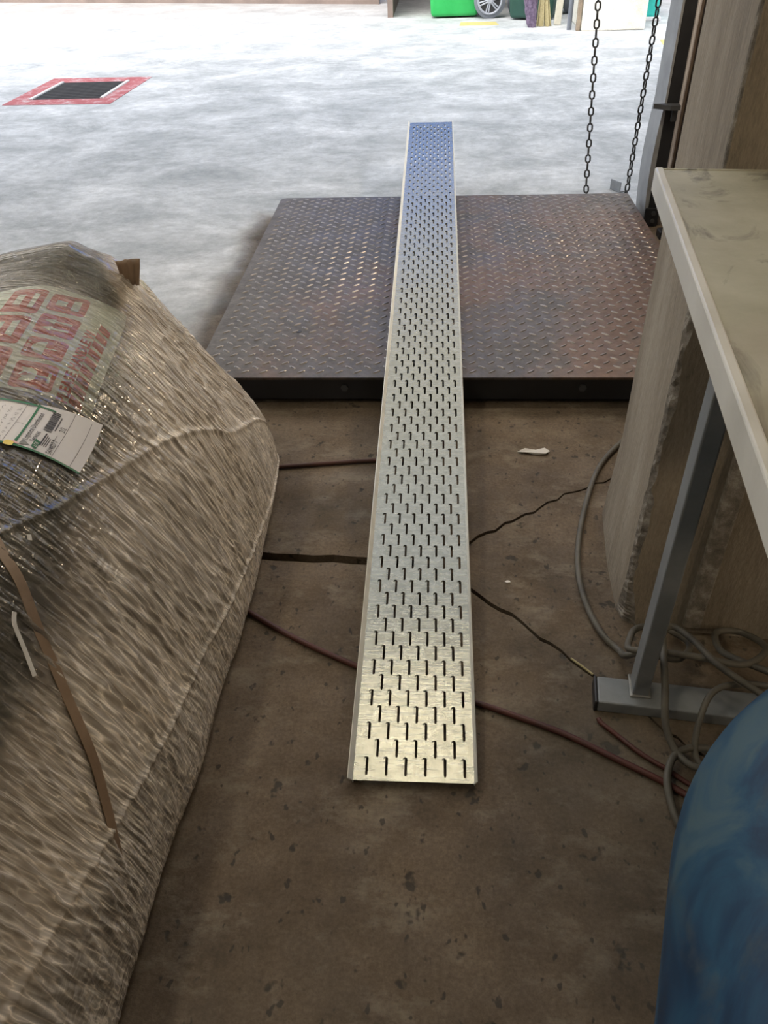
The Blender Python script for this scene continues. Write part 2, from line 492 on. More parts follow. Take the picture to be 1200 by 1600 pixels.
# ---- floor slabs with an open joint and two cracks
def jag(pts, step=.05, amp=.006):
    out = [pts[0]]
    for (x0, y0), (x1, y1) in zip(pts, pts[1:]):
        L = math.hypot(x1 - x0, y1 - y0)
        n = max(1, min(40, int(L / step)))
        for k in range(1, n + 1):
            t = k / n
            a = amp if k < n else 0
            out.append((x0 + (x1 - x0) * t + rnd.uniform(-a, a) * .5, y0 + (y1 - y0) * t + rnd.uniform(-a, a)))
    return out
J = jag([(-7, 1.30), (-1.5, 1.262), (-.38, 1.247), (-.134, 1.234), (-.03, 1.231)], .04, .003)
C1 = jag([(-.03, 1.231), (.085, 1.299), (.182, 1.374), (.326, 1.484), (.6, 1.62), (1.2, 1.75), (7, 2.2)], .022, .009)
C2 = jag([(-.03, 1.231), (.08, 1.154), (.161, 1.084), (.228, 1.01), (.296, .935), (.5, .72), (1.2, .2), (7, -2.5)], .022, .008)
def shift(pl, d0, d1=None):
    return [(x, y + (d0 if d1 is None else d0 + (d1 - d0) * min(1, max(0, (x + .03) / .36)))) for x, y in pl]
floor = struct(MB().box(-14, 14, -6, 24, -.09, -.035).build('floor', 'subbase'))
GX0, GX1, GY0, GY1 = -2.965, -2.412, 6.12, 6.75
north = shift(J, .012)[:-1] + shift(C1, .008, .003) + [(14, 2.7), (14, 22), (-14, 22), (-14, 1.36)]
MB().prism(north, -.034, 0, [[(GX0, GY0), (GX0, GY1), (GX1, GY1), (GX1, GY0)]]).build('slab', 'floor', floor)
south = [(-14, -5.5), (14, -5.5), (14, -5.0)] + list(reversed(shift(C2, -.009, -.004))) + list(reversed(shift(J, -.012)[:-1])) + [(-14, 1.33)]
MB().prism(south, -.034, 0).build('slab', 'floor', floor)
wedge = shift(C2, .007, .003)[1:] + [(14, -4.9), (14, 2.6)] + list(reversed(shift(C1, -.006, -.003)[1:]))
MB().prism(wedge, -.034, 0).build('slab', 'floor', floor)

# ---- building shell
struct(MB().box(-6, 6, -4.1, 3.75, 4.6, 4.7).build('ceiling', 'ceiling'))
struct(MB().box(-6, 6, -4.2, -4.1, 0, 4.7).build('wall_back', 'wall'))
struct(MB().box(-6.1, -6, -4.2, 3.75, 0, 4.7).build('wall_left', 'wall'))
struct(MB().box(2.5, 2.6, -4.2, 1.02, 0, 4.6).build('wall_right', 'wall'))
w = struct(MB().box(.965, 1.10, 1.45, 3.40, 0, 4.6).build('wall_reveal', 'brownwall'))
struct(MB().box(.945, 6, 3.40, 3.55, 0, 4.6).build('wall_front', 'brownwall'))
struct(MB().box(-6, .945, 3.66, 3.75, 4.2, 4.6).build('trim_1', 'wall'))

# ---- concrete pier with chipped corner
def pier():
    W, D, H = 1.75, .345, 4.6
    n, zs = 260, []
    bm_v, bm_f = [], []
    prof_n = 7
    r_ = random.Random(3)
    rows = []
    for i in range(n + 1):
        z = H * (i / n) ** 1.6
        k = vnoise(np.array([z * 14.0]), np.array([1.5]), 3)[0]
        k2 = vnoise(np.array([z * 45.0]), np.array([4.5]), 9)[0]
        k3 = vnoise(np.array([z * 160.0]), np.array([7.5]), 15)[0]
        ch = .004 + (.014 * max(0, k - .3) + .006 * k2 + .003 * k3) * (1.0 if z < .72 else .12)
        if z < .14:
            ch += .03 * (1 - z / .14)
        rows.append((z, ch))
    ring = lambda ch, z: [(0, D, z), (0, D * .5, z), (0, ch * 1.1, z), (ch * .30, ch * .42, z), (ch * .9, 0, z), (W * .5, 0, z), (W, 0, z), (W, D, z)]
    for z, ch in rows:
        j = r_.uniform(-.0018, .0018) * (z < .72)
        rg = ring(ch, z)
        rg[3] = (rg[3][0] + j, rg[3][1] + j * .7, z)
        if z < .22:                       # foot spreads slightly over the floor on the door side
            s_ = (.22 - z) / .22
            rg[0] = (-.012 * s_, D, z); rg[1] = (-.010 * s_, D * .5, z)
        bm_v += rg
    m8 = 8
    for i in range(n):
        for k in range(m8):
            k2 = (k + 1) % m8
            bm_f.append((i * m8 + k, i * m8 + k2, (i + 1) * m8 + k2, (i + 1) * m8 + k))
    bm_f.append(tuple(range(m8))); bm_f.append(tuple(n * m8 + k for k in range(m8)))
    mb = MB().add(bm_v, bm_f)
    o = mb.build('wall_pier', 'column')
    me = o.data
    me.materials.append(M['rubble'])
    for p in me.polygons:
        c = p.center
        if c.x < .035 and c.y < .035 and len(p.vertices) == 4:
            p.material_index = 1
    o.location = (.363, 1.062, 0)
    o.rotation_euler = (0, 0, YAW)
    struct(o)
    return o
pier_obj = pier()
# recessed plaster strip on the near face of the pier
strip = MB().box(.118, .150, -.012, .004, .02, 1.05, .004).build('render_strip', 'rubble', pier_obj)

# ---- yard surroundings
wl = MB().add([(-9, 13.7, 0), (-.72, 11.31, 0), (-.72, 11.46, 0), (-9, 13.9, 0)] + [(-9, 13.7, 2.0), (-.72, 11.31, 2.0), (-.72, 11.46, 2.0), (-9, 13.9, 2.0)],
              [(0, 1, 2, 3), (4, 7, 6, 5), (0, 4, 5, 1), (1, 5, 6, 2), (2, 6, 7, 3), (3, 7, 4, 0)]).build('wall_yard', 'farwall')
struct(wl)
fac = struct(MB().box(-12, 12, 15.0, 15.3, 0, 13.0).build('wall_facade_added', 'facade'))  # unseen; put in and kept tall to tone what the tray reflects
MB().box(-2.6, 3.4, 14.8, 15.0, 2.6, 5.9, .02).build('added_blue_band', 'blueband', fac)  # unseen band added to give the tray's far end a blue reflection
shed = empty('storage_shed', (.4, 11.0, 0))
tag(shed, 'dark lean-to shed behind the green wheeled bin across the yard', 'shed')
MB().box(-.95, -.89, -.95, 1.0, 0, 2.25).build('side_panel', 'farwall', shed)
MB().box(-.95, 1.6, 1.0, 1.06, 0, 2.4).build('back_panel', 'farwall', shed)
MB().box(-1.05, 1.65, -1.15, 1.1, 2.3, 2.36, .01).build('roof', 'dark_steel', shed)
MB().box(.9, 1.5, -.6, .99, 0, 1.2).build('inner_panel', 'dark_green', shed)

blk = tag(MB().box(1.36, 1.95, 8.66, 9.4, 0, 2.3, .015).build('concrete_pier_block', 'cream'), 'bright cream painted concrete pier behind the left strand of the chain', 'pillar')
tag(MB().box(1.315, 1.352, 8.70, 8.75, 0, 2.3, .006).build('timber_post', 'wood'), 'weathered brown timber upright against the cream pier', 'post')
tag(MB().tube([(1.262, 8.80, 0), (1.262, 8.80, 2.3)], .022, 14).build('steel_pole', 'rim', None, True), 'thin grey steel pole standing left of the cream pier', 'pole')

# ================================================================== drain grate
dr = empty('drain_grate', ((GX0 + GX1) / 2, (GY0 + GY1) / 2, 0))
tag(dr, 'dark iron floor drain grate inside a red painted border', 'drain')
gx, gy = (GX1 - GX0) / 2, (GY1 - GY0) / 2
bd = .10
rb = MB()
ox0, ox1, oy0, oy1 = -3.10 - dr.location.x, -2.30 - dr.location.x, 5.965 - dr.location.y, 6.935 - dr.location.y
rb.prism([(ox0, oy0), (ox1, oy0 - .03), (ox1 + .02, oy1 - .03), (ox0, oy1)], 0.0005, .003, [[(-gx, -gy), (-gx, gy), (gx, gy), (gx, -gy)]])
tag(rb.build('painted_border', 'red_paint', dr), 'chipped red paint border', None)
MB().box(-gx, gx, -gy, gy, -.034, -.030).build('pit', 'black_steel', dr)
for sx in (-1, 1):
    MB().box(sx * (gx - .012) - .012, sx * (gx - .012) + .012, -gy, gy, -.02, .012, .003).build('frame_edge', 'white_edge', dr)
bar_me = MB().box(-gx + .024, gx - .024, -.006, .006, -.026, .004).mesh('grate_bar', 'grate_iron')
for k in range(21):
    o = link('grate_bar', bar_me, dr)
    o.location = (0, -gy + .015 + k * (2 * gy - .03) / 20, 0)
cb = MB().box(-.008, .008, -gy, gy, -.03, -.004).mesh('cross_bar', 'grate_iron')
for k in range(3):
    o = link('cross_bar', cb, dr)
    o.location = (-gx * .5 + k * gx * .5, 0, 0)

# ================================================================== platform scale
SX0, SX1, SY0, SY1, SZ = -.672, .815, 1.878, 3.462, .090
sc = empty('floor_scale', ((SX0 + SX1) / 2, (SY0 + SY1) / 2, 0))
tag(sc, 'low steel platform floor scale with raised tread pattern under the perforated tray', 'scale')
hx, hy = (SX1 - SX0) / 2, (SY1 - SY0) / 2
ch = .022
top = MB().prism([(-hx + ch * .2, -hy), (hx - ch * .2, -hy), (hx, -hy + ch * .2), (hx, hy - ch * .4), (hx - ch * .4, hy), (-hx + ch, hy), (-hx + ch * .3, hy - ch * .3), (-hx, hy - ch), (-hx, -hy + ch * .2)], SZ - .007, SZ)
top.build('deck_plate', 'checker', sc)
sk = .014
for nm, a in (('front', (-hx + sk, hx - sk, -hy + sk, -hy + sk + .045)), ('rear', (-hx + sk, hx - sk, hy - sk - .045, hy - sk))):
    MB().box(a[0], a[1], a[2], a[3], .012, SZ - .0075, .004).build('frame_beam', 'black_steel', sc)
for a in ((-hx + sk, -hx + sk + .045), (hx - sk - .045, hx - sk)):
    MB().box(a[0], a[1], -hy + sk + .046, hy - sk - .046, .012, SZ - .0075, .004).build('frame_beam', 'black_steel', sc)
ft = MB().tube([(0, 0, 0), (0, 0, .006), (0, 0, .012)], .03, 14, True, [.032, .032, .02]).mesh('foot', 'dark_steel')
for sx in (-1, 1):
    for sy in (-1, 1):
        o = link('foot', ft, sc)
        o.location = (sx * (hx - .06), sy * (hy - .06), 0)
bolt = MB().tube([(0, 0, 0), (0, -.006, 0)], .011, 6).mesh('bolt', 'dark_steel')
for bx in (-.42, -.1, .235, .385):
    o = link('bolt', bolt, sc)
    o.location = (bx + .1, -hy + sk - .0005, .052)
# tread bars
def tread_mesh():
    L, Wd, H = .0150, .0042, .0024
    v = [(-L, 0, 0), (-L * .55, -Wd, 0), (L * .55, -Wd, 0), (L, 0, 0), (L * .55, Wd, 0), (-L * .55, Wd, 0),
         (-L * .72, 0, H * .8), (-L * .4, -Wd * .45, H), (L * .4, -Wd * .45, H), (L * .72, 0, H * .8), (L * .4, Wd * .45, H), (-L * .4, Wd * .45, H)]
    f = [(i, (i + 1) % 6, 6 + (i + 1) % 6, 6 + i) for i in range(6)] + [(6, 7, 8, 9, 10, 11)]
    return v, f
tv, tf = tread_mesh()
tm = MB().add(tv, tf).mesh('tread_bar', 'bar')
spots = []
px_, py_ = .0530, .0500
for i in range(int(2 * hx / px_) + 1):
    for j in range(int(2 * hy / py_) + 1):
        for k in (0, 1):
            x = -hx + .010 + (i + .5 * k) * px_
            y = -hy + .008 + (j + .5 * k) * py_
            if abs(x) < hx - .014 and abs(y) < hy - .014:
                spots.append((y, x, 40 if k else -40))
spots.sort()
# the nearest ones that the tray leaves in view
vis = [s for s in spots if not (-.125 - sc.location.x < s[1] < .072 - sc.location.x) and s[1] < .46 and s[1] > -.70]
first = set(id(s) for s in vis[:300])
rest = MB()
for s in spots:
    y, x, a = s
    mt = Matrix.Translation((x, y, SZ)) @ Matrix.Rotation(math.radians(a), 4, 'Z')
    if id(s) in first:
        o = link('tread_bar', tm, sc)
        o.matrix_local = mt
    else:
        rest.add([mt @ Vector(p) for p in tv], tf)
tag(rest.build('tread_pattern', 'bar', sc), None, None, None, 'stuff')
hole = MB().tube([(-.412 - sc.location.x, 2.162 - sc.location.y, SZ - .002), (-.412 - sc.location.x, 2.162 - sc.location.y, SZ + .0008)], .009, 12)
hole.build('screw_hole', 'black_plastic', sc)

# ================================================================== perforated trays (two nested lengths)
TW, TL, TT = .1965, 3.312, .0016
def slotted_sheet(mb, x0, z_top, x_off, s_off, flange, down=False):
    """tray floor with staggered slots as real openings; local x across, y along"""
    cw = TW / 12.3
    m0 = .0194 + .0045
    cen = [.0195 + .01605 * k for k in range(11)]
    edges = [0.0] + [cen[0] - .008] + [(a + b_) / 2 for a, b_ in zip(cen, cen[1:])] + [cen[-1] + .008, TW]
    pit, sl, sw = .0653, .0345, .0078
    quads = []
    def rect(xa, xb, ya, yb):
        if yb - ya > 1e-5 and xb - xa > 1e-5:
            quads.append([(xa, ya), (xb, ya), (xb, yb), (xa, yb)])
    ns = 4
    walls = []
    def cell(xa, xb, ya, yb, cx, cy):
        rr = sw / 2
        hs = sl / 2 - rr
        top = [(cx + rr * math.cos(math.pi * k / (2 * ns)), cy + hs + rr * math.sin(math.pi * k / (2 * ns))) for k in range(2 * ns + 1)]
        bot = [(cx + rr * math.cos(math.pi + math.pi * k / (2 * ns)), cy - hs + rr * math.sin(math.pi + math.pi * k / (2 * ns))) for k in range(2 * ns + 1)]
        quads.append([(cx + rr, cy - hs), (xb, cy - hs), (xb, cy + hs), (cx + rr, cy + hs)])
        quads.append([(xa, cy - hs), (cx - rr, cy - hs), (cx - rr, cy + hs), (xa, cy + hs)])
        # top cap region
        t = top
        quads.append([(xb, cy + hs), (xb, yb), *[(q[0], q[1]) for q in reversed(t[:ns + 1])]][:2] + [t[k] for k in range(ns, -1, -1)])
        quads.append([(xa, yb), (xa, cy + hs)] + [t[k] for k in range(2 * ns, ns - 1, -1)])
        quads.append([(xb, yb), (xa, yb), t[ns]])
        q = bot
        quads.append([(xa, cy - hs), (xa, ya)] + [q[k] for k in range(ns, -1, -1)])
        quads.append([(xb, ya), (xb, cy - hs)] + [q[k] for k in range(2 * ns, ns - 1, -1)])
        quads.append([(xa, ya), (xb, ya), q[ns]])
        loop = top + bot
        for k in range(len(loop)):
            walls.append((loop[k], loop[(k + 1) % len(loop)]))
    for c in range(len(edges) - 1):
        xa, xb = edges[c], edges[c + 1]
        if c == 0 or c == len(edges) - 2:
            rect(xa, xb, 0, TL)
            continue
        k = c - 1
        cx = cen[k] + x_off
        cx = min(max(cx, xa + sw / 2 + .0008), xb - sw / 2 - .0008)
        y0 = (.0258 if k % 2 == 0 else .0258 + pit / 2) + s_off
        ys = []
        y = y0
        while y < TL - .024:
            if y > .018: ys.append(y)
            y += pit
        last = 0.0
        for i, y in enumerate(ys):
            lo = last
            hi = (y + ys[i + 1]) / 2 if i + 1 < len(ys) else min(TL, y + pit / 2)
            cell(xa, xb, lo, hi, cx, y)
            last = hi
        rect(xa, xb, last, TL)
    for q in quads:
        n = len(q)
        mb.add([(x0 + x, y, z_top) for x, y in q], [tuple(range(n))])
        mb.add([(x0 + x, y, z_top - TT) for x, y in q], [tuple(reversed(range(n)))])
    for a, b_ in walls:
        mb.add([(x0 + a[0], a[1], z_top), (x0 + b_[0], b_[1], z_top), (x0 + b_[0], b_[1], z_top - TT), (x0 + a[0], a[1], z_top - TT)], [(0, 1, 2, 3)])
    for y in (0, TL):
        mb.add([(x0, y, z_top), (x0 + TW, y, z_top), (x0 + TW, y, z_top - TT), (x0, y, z_top - TT)], [(0, 1, 2, 3)])
    return mb
def tray(name, label, y_start, dz, x_off, s_off, flange_up, flange_h, xshift=0.0):
    root = empty(name, (-.0263 + xshift, y_start, 0))
    sl = .0756
    root.rotation_euler = (math.atan(sl), 0, 0)
    root.location.z = dz + sl * (y_start - .697)
    tag(root, label, 'cable tray', 'nested perforated trays')
    mb = slotted_sheet(MB(), -TW / 2, 0, x_off, s_off, 0)
    pl = mb.build('slotted_base', 'galv', root)
    for sx in (-1, 1):
        f = MB()
        xo = sx * TW / 2
        if flange_up:      # low upstand leaning slightly outwards with a rolled edge
            wl_ = .0075 if sx < 0 else .0036
            prof = [(0, 0), (sx * wl_ * .9, flange_h), (sx * wl_, flange_h + .0006), (sx * (wl_ + .0016), flange_h - .0006), (sx * (wl_ + .0008), flange_h - .002), (sx * .0018, -TT), (0, -TT)]
        else:
            prof = [(0, 0), (sx * .0012, -.0006), (sx * .0016, -flange_h), (0, -flange_h)]
        n = len(prof)
        vs_ = [(xo + a, y, b_) for y in (0.0, TL) for a, b_ in prof]
        fs_ = [(k, (k + 1) % n, n + (k + 1) % n, n + k) for k in range(n)] + [tuple(range(n)), tuple(n + k for k in range(n))]
        f.add(vs_, fs_)
        f.build('side_flange', 'galv_edge_lit', root)
    return root
t_low = tray('cable_tray', 'lower galvanised tray, upside down and almost hidden beneath the slotted one', .700, .0110, .0050, -.0015, False, .0095)
t_top = tray('cable_tray', 'long galvanised tray with staggered slots, leaning from the floor over the scale', .697, .0135, 0.0, 0.0, True, .0065)

# ================================================================== wrapped load
def load_rows():
    rows = []
    for y, xb in ((.02, -.40), (.2, -.40), (.42, -.40), (.58, -.389), (.80, -.379), (1.02, -.374), (1.22, -.372), (1.36, -.378)):
        k = (y - .42) / .9
        rows.append([(xb - .01, y, 0), (xb, y, .035), (xb - .025, y, .15), (xb - .10, y, .33), (-.575 - .01 * k, y, .47 + .03 * k), (-.68, y, .53 + .035 * k), (-.78, y, .555 + .035 * k), (-.98, y, .55), (-1.16, y, .46), (-1.2, y, .2), (-1.2, y, 0)])
    rows.append([(-.397, 1.56, 0), (-.392, 1.56, .035), (-.424, 1.55, .158), (-.508, 1.49, .345), (-.592, 1.42, .538), (-.68, 1.42, .597), (-.745, 1.42, .612), (-.95, 1.42, .56), (-1.14, 1.42, .46), (-1.2, 1.42, .2), (-1.2, 1.45, 0)])
    rows.append([(-.407, 1.625, 0), (-.407, 1.62, .035), (-.434, 1.60, .158), (-.521, 1.54, .345), (-.602, 1.46, .547), (-.68, 1.46, .604), (-.742, 1.46, .618), (-.95, 1.46, .56), (-1.14, 1.46, .46), (-1.2, 1.46, .2), (-1.2, 1.48, 0)])
    rows.append([(-.43, 1.66, 0), (-.44, 1.655, .035), (-.47, 1.65, .158), (-.56, 1.61, .32), (-.63, 1.55, .49), (-.7, 1.55, .53), (-.76, 1.55, .54), (-.95, 1.55, .50), (-1.12, 1.53, .42), (-1.18, 1.51, .2), (-1.18, 1.51, 0)])
    rows.append([(-.48, 1.68, 0), (-.48, 1.68, .02), (-.5, 1.68, .05), (-.58, 1.67, .1), (-.64, 1.66, .12), (-.7, 1.66, .12), (-.77, 1.66, .12), (-.95, 1.65, .1), (-1.1, 1.63, .08), (-1.15, 1.6, .03), (-1.15, 1.6, 0)])
    return np.array(rows, float)
def cr_axis0(P, t):
    n = len(P)
    i = np.clip(t.astype(int), 0, n - 2)
    s = (t - i).reshape((-1,) + (1,) * (P.ndim - 1))
    g = lambda k: P[np.clip(k, 0, n - 1)]
    p0, p1, p2, p3 = g(i - 1), g(i), g(i + 1), g(i + 2)
    return .5 * ((2 * p1) + (-p0 + p2) * s + (2 * p0 - 5 * p1 + 4 * p2 - p3) * s * s + (-p0 + 3 * p1 - 3 * p2 + p3) * s ** 3)
def load_grid(tu, tv_):
    Rr = load_rows()
    V = cr_axis0(Rr, tv_)
    return np.swapaxes(cr_axis0(np.swapaxes(V, 0, 1), tu), 0, 1)      # [v, u, 3]
def grid_normals(G):
    du = np.gradient(G, axis=1); dv = np.gradient(G, axis=0)
    n = np.cross(dv, du)
    n /= np.maximum(np.linalg.norm(n, axis=2, keepdims=True), 1e-9)
    return -n if n[n.shape[0] // 2, n.shape[1] // 2, 2] < 0 else n
def grid_mesh(name, G, material, UVs):
    nv, nu = G.shape[:2]
    me = bpy.data.meshes.new(name)
    idx = np.arange(nv * nu).reshape(nv, nu)
    f = np.stack([idx[:-1, :-1], idx[:-1, 1:], idx[1:, 1:], idx[1:, :-1]], -1).reshape(-1, 4)
    f = f[:, ::-1]
    me.vertices.add(nv * nu)
    me.vertices.foreach_set('co', G.reshape(-1))
    me.loops.add(f.size)
    me.loops.foreach_set('vertex_index', f.reshape(-1).astype(np.int32))
    me.polygons.add(len(f))
    me.polygons.foreach_set('loop_start', np.arange(0, f.size, 4, dtype=np.int32))
    me.polygons.foreach_set('loop_total', np.full(len(f), 4, dtype=np.int32))
    me.polygons.foreach_set('use_smooth', np.ones(len(f), dtype=bool))
    me.update(calc_edges=True)
    uvl = me.uv_layers.new(name='UVMap')
    uvl.data.foreach_set('uv', UVs.reshape(-1, 2)[f.reshape(-1)].reshape(-1))
    me.materials.append(M[material])
    me.validate()
    return me
load = empty('wrapped_pallet_load', (0, 0, 0))
tag(load, 'bulky load wrapped in creased clear stretch film on the left', 'wrapped load')
tu, tvv = np.linspace(0, 10, 120), np.linspace(0, 11, 160)
G0 = load_grid(tu, tvv)
N0 = grid_normals(G0)
UV0 = np.stack(np.broadcast_arrays(tu[None, :] / 10, tvv[:, None] / 11), -1)
lump = (vnoise(G0[..., 1] * 7, (G0[..., 0] + G0[..., 2]) * 7, 5) - .5) * .010
GC = G0 + N0 * (lump - .012)[..., None]
GC[..., 2] = np.maximum(GC[..., 2], .004)
contents_me = grid_mesh('contents', GC, 'contents', UV0)
link('contents', contents_me, load)
nu, nv = 470, 640
tu = np.concatenate([np.linspace(0, 7, nu - 60), np.linspace(7.02, 10, 60)])
tvv = np.linspace(.3, 11, nv)
G1 = load_grid(tu, tvv)
N1 = grid_normals(G1)
arc = np.concatenate([np.zeros((nv, 1)), np.cumsum(np.linalg.norm(np.diff(G1, axis=1), axis=2), axis=1)], axis=1)
yy = G1[..., 1]
warp = (vnoise(arc * 5, yy * 5, 21) - .5) * .10
def ridge(a, p):
    return np.clip(1 - np.abs(2 * a - 1), 0, 1) ** p
slant = yy - arc * .18 + warp
sidem = np.clip((4.0 - tu) / .8, 0, 1)[None, :]
w1 = ridge(vnoise(arc * 5, slant * 46, 1), 3) * .0046
w2 = ridge(vnoise(arc * 10, (yy + arc * .22 + warp * .5) * 85, 2), 3) * .0032
w3 = ridge(vnoise(arc * 80, yy * 7 + warp * 8, 3), 4) * .0013
patch = np.clip(vnoise(arc * 3.2, yy * 3.2, 8) * 1.8 - .35, 0, 1)
knot = ridge(vnoise(arc * 28 + warp * 60, yy * 28, 11), 3) * .0040 * np.clip((tvv - 6.6) / 1.2, 0, 1)[:, None] * np.clip((tu - 3.2) / .5, 0, 1)[None, :] * np.clip((4.9 - tu) / .5, 0, 1)[None, :]
lump1 = (vnoise(G1[..., 1] * 7, (G1[..., 0] + G1[..., 2]) * 7, 5) - .5) * .010
base_calm = (.25 + .75 * np.clip((tu - .9) / 1.0, 0, 1))[None, :]
disp = lump1 + base_calm * (w1 * (.35 + .65 * sidem) + w2 * (.25 + .75 * sidem) * patch + w3 * sidem * (1 - patch)) + knot
# overlapping band edges of the film
for v_u in ((0, 835, 4.0, 3.8), ):
    pass
seam_u = np.array([4.9, 4.0, 3.72, 3.48, 3.22, 2.78, 1.58]); seam_v = np.array([3.0, 3.8, 4.22, 4.81, 5.58, 6.59, 8.77])
sv_at = np.interp(tvv, seam_v, seam_u, left=9, right=-9)
sd = (tu[None, :] - sv_at[:, None])
disp += .0035 * np.exp(-(sd / .035) ** 2) + .0012 * (sd < 0)
seam2 = np.interp(tvv, [.3, 2.2, 4.5, 6.5, 8.6], [2.6, 2.2, 1.75, 1.2, .6])
sd2 = tu[None, :] - seam2[:, None]
disp += .0015 * (sd2 < 0) + .0028 * np.exp(-(sd2 / .03) ** 2)
GF = G1 + N1 * disp[..., None]
GF[..., 2] = np.maximum(GF[..., 2], .002)
UV1 = np.stack(np.broadcast_arrays(tu[None, :] / 10, tvv[:, None] / 11), -1)
tag(link('stretch_film', grid_mesh('stretch_film', GF, 'film', UV1), load), 'creased clear film', None)

bvh_c = BVHTree.FromPolygons([tuple(v.co) for v in contents_me.vertices], [tuple(p.vertices) for p in contents_me.polygons])
def surf(x, y, off):
    h = bvh_c.ray_cast(Vector((x, y, 2)), Vector((0, 0, -1)))
    if h[0] is None:
        return Vector((x, y, .3))
    n = h[1] if h[1].z > 0 else -h[1]
    return h[0] + n * off
def suv(u, v, off):
    p = load_grid(np.array([u - .02, u, u + .02]), np.array([v - .02, v, v + .02]))
    n = Vector(np.cross(p[2, 1] - p[0, 1], p[1, 2] - p[1, 0])).normalized()
    if n.z < 0 or (abs(n.z) < .2 and n.x < 0): n = -n
    return Vector(p[1, 1]) + n * off
def drape(name, polys, frame, off, material, parent, maxlen=.012):
    """flat printed shapes laid on the load: polys in (s, t), frame = origin, s axis, t axis in plan"""
    O, e1, e2 = frame
    bm = bmesh.new()
    for poly in polys:
        vs_ = [bm.verts.new((p[0], p[1], 0)) for p in poly]
        if len(vs_) >= 3:
            bm.faces.new(vs_)
    bmesh.ops.triangulate(bm, faces=bm.faces[:])
    for _ in range(6):
        le = [e for e in bm.edges if e.calc_length() > maxlen]
        if not le: break
        bmesh.ops.subdivide_edges(bm, edges=le, cuts=1)
        bmesh.ops.triangulate(bm, faces=[f for f in bm.faces if len(f.verts) > 3])
    for v in bm.verts:
        s_, t_ = v.co.x, v.co.y
        v.co = surf(O[0] + e1[0] * s_ + e2[0] * t_, O[1] + e1[1] * s_ + e2[1] * t_, off)
    bmesh.ops.recalc_face_normals(bm, faces=bm.faces[:])
    me = bpy.data.meshes.new(name)
    bm.to_mesh(me); bm.free()
    me.materials.append(M[material])
    return link(name, me, parent)
def text_polys(s_, size, org, along=(1, 0), upv=(0, 1), xscale=1.0, bold=0.0):
    cu = bpy.data.curves.new('lettering', 'FONT')
    cu.body = s_; cu.size = size; cu.resolution_u = 2; cu.offset = bold
    o = bpy.data.objects.new('lettering', cu)
    COL.objects.link(o)
    dg = bpy.context.evaluated_depsgraph_get()
    me = o.evaluated_get(dg).to_mesh()
    out = []
    for p in me.polygons:
        q = []
        for i in p.vertices:
            c = me.vertices[i].co
            q.append((org[0] + c.x * xscale * along[0] + c.y * upv[0], org[1] + c.x * xscale * along[1] + c.y * upv[1]))
        out.append(q)
    o.evaluated_get(dg).to_mesh_clear()
    bpy.data.objects.remove(o)
    return out
def rr(s0, s1, t0, t1, r_=.008, n=4):
    out = []
    for cs, ct, a0 in ((s1 - r_, t1 - r_, 0), (s0 + r_, t1 - r_, 90), (s0 + r_, t0 + r_, 180), (s1 - r_, t0 + r_, 270)):
        for k in range(n + 1):
            a = math.radians(a0 + 90 * k / n)
            out.append((cs + r_ * math.cos(a), ct + r_ * math.sin(a)))
    return out
E1 = np.array([-.0897, .996]); E2p = np.array([-.996, -.0897])
FR = (np.array([-.572, 1.073]), E1, E2p - .28 * E1)
stk = drape('caution_sticker', [[(0, 0), (.31, 0), (.335, .12), (.32, .30), (.02, .30)]], FR, .0022, 'sticker', load, .02)
tag(stk, 'pale sticker with red handling symbols', None)
reds = [rr(.012, .080, .052, .108), rr(.092, .154, .054, .110), rr(.166, .236, .054, .112), rr(.250, .312, .055, .112),
        rr(.225, .318, .120, .175), rr(.120, .212, .120, .175), rr(.030, .108, .120, .175)]
# hazard stripe with slanted gaps
n = 9
for k in range(n):
    a0 = -.002 + k * .0275
    reds.append([(a0, .013), (a0 + .019, .013), (a0 + .030, .029), (a0 + .011, .029)])
drape('red_print', reds, FR, .0030, 'sticker_red', stk)
txt = text_polys('PLEASE HANDLE W', .019, (.002, .0305), (1, 0), (0, 1), 1.55, .0007)
ws = max(p[0] for q in txt for p in q) - .002
txt = [[(.002 + (p[0] - .002) * .215 / ws, p[1]) for p in q] for q in txt]
drape('lettering', txt, FR, .0030, 'sticker_red', stk)
# white symbols: broken glass, umbrella, arrows, box
sy = []
g0 = .046
sy.append([(g0 - .017, .098), (g0 - .008, .094), (g0 - .002, .100), (g0 + .008, .095), (g0 + .017, .099), (g0 + .017, .085), (g0 + .010, .077), (g0 - .010, .077), (g0 - .017, .085)])
sy.append([(g0 - .002, .078), (g0 + .002, .078), (g0 + .002, .061), (g0 - .002, .061)])
sy.append([(g0 - .013, .062), (g0 + .013, .062), (g0 + .013, .058), (g0 - .013, .058)])
u0 = .123
sy.append([(u0 + .020 * math.cos(math.pi * k / 10), .082 + .018 * math.sin(math.pi * k / 10)) for k in range(11)])
sy.append([(u0 - .001, .083), (u0 + .001, .083), (u0 + .001, .064), (u0 - .001, .064)])
for d_ in (-.017, -.008, .003, .012):
    sy.append([(u0 + d_, .104), (u0 + d_ + .003, .104), (u0 + d_ + .001, .1075), (u0 + d_ - .001, .1075)])
for a0 in (.188, .213):
    sy.append([(a0 - .003, .064), (a0 + .003, .064), (a0 + .003, .088), (a0 - .003, .088)])
    sy.append([(a0 - .009, .088), (a0 + .009, .088), (a0, .104)])
sy.append([(.263, .066), (.299, .066), (.299, .078), (.263, .078)])
sy.append([(.272, .086), (.290, .086), (.290, .102), (.272, .102)])
sy.append([(.245, .130), (.300, .130), (.300, .138), (.245, .138)]); sy.append([(.250, .150), (.295, .150), (.290, .162), (.255, .162)])
sy.append([(.140, .133), (.195, .133), (.190, .143), (.145, .143)]); sy.append([(.150, .153), (.185, .153), (.185, .163), (.150, .163)])
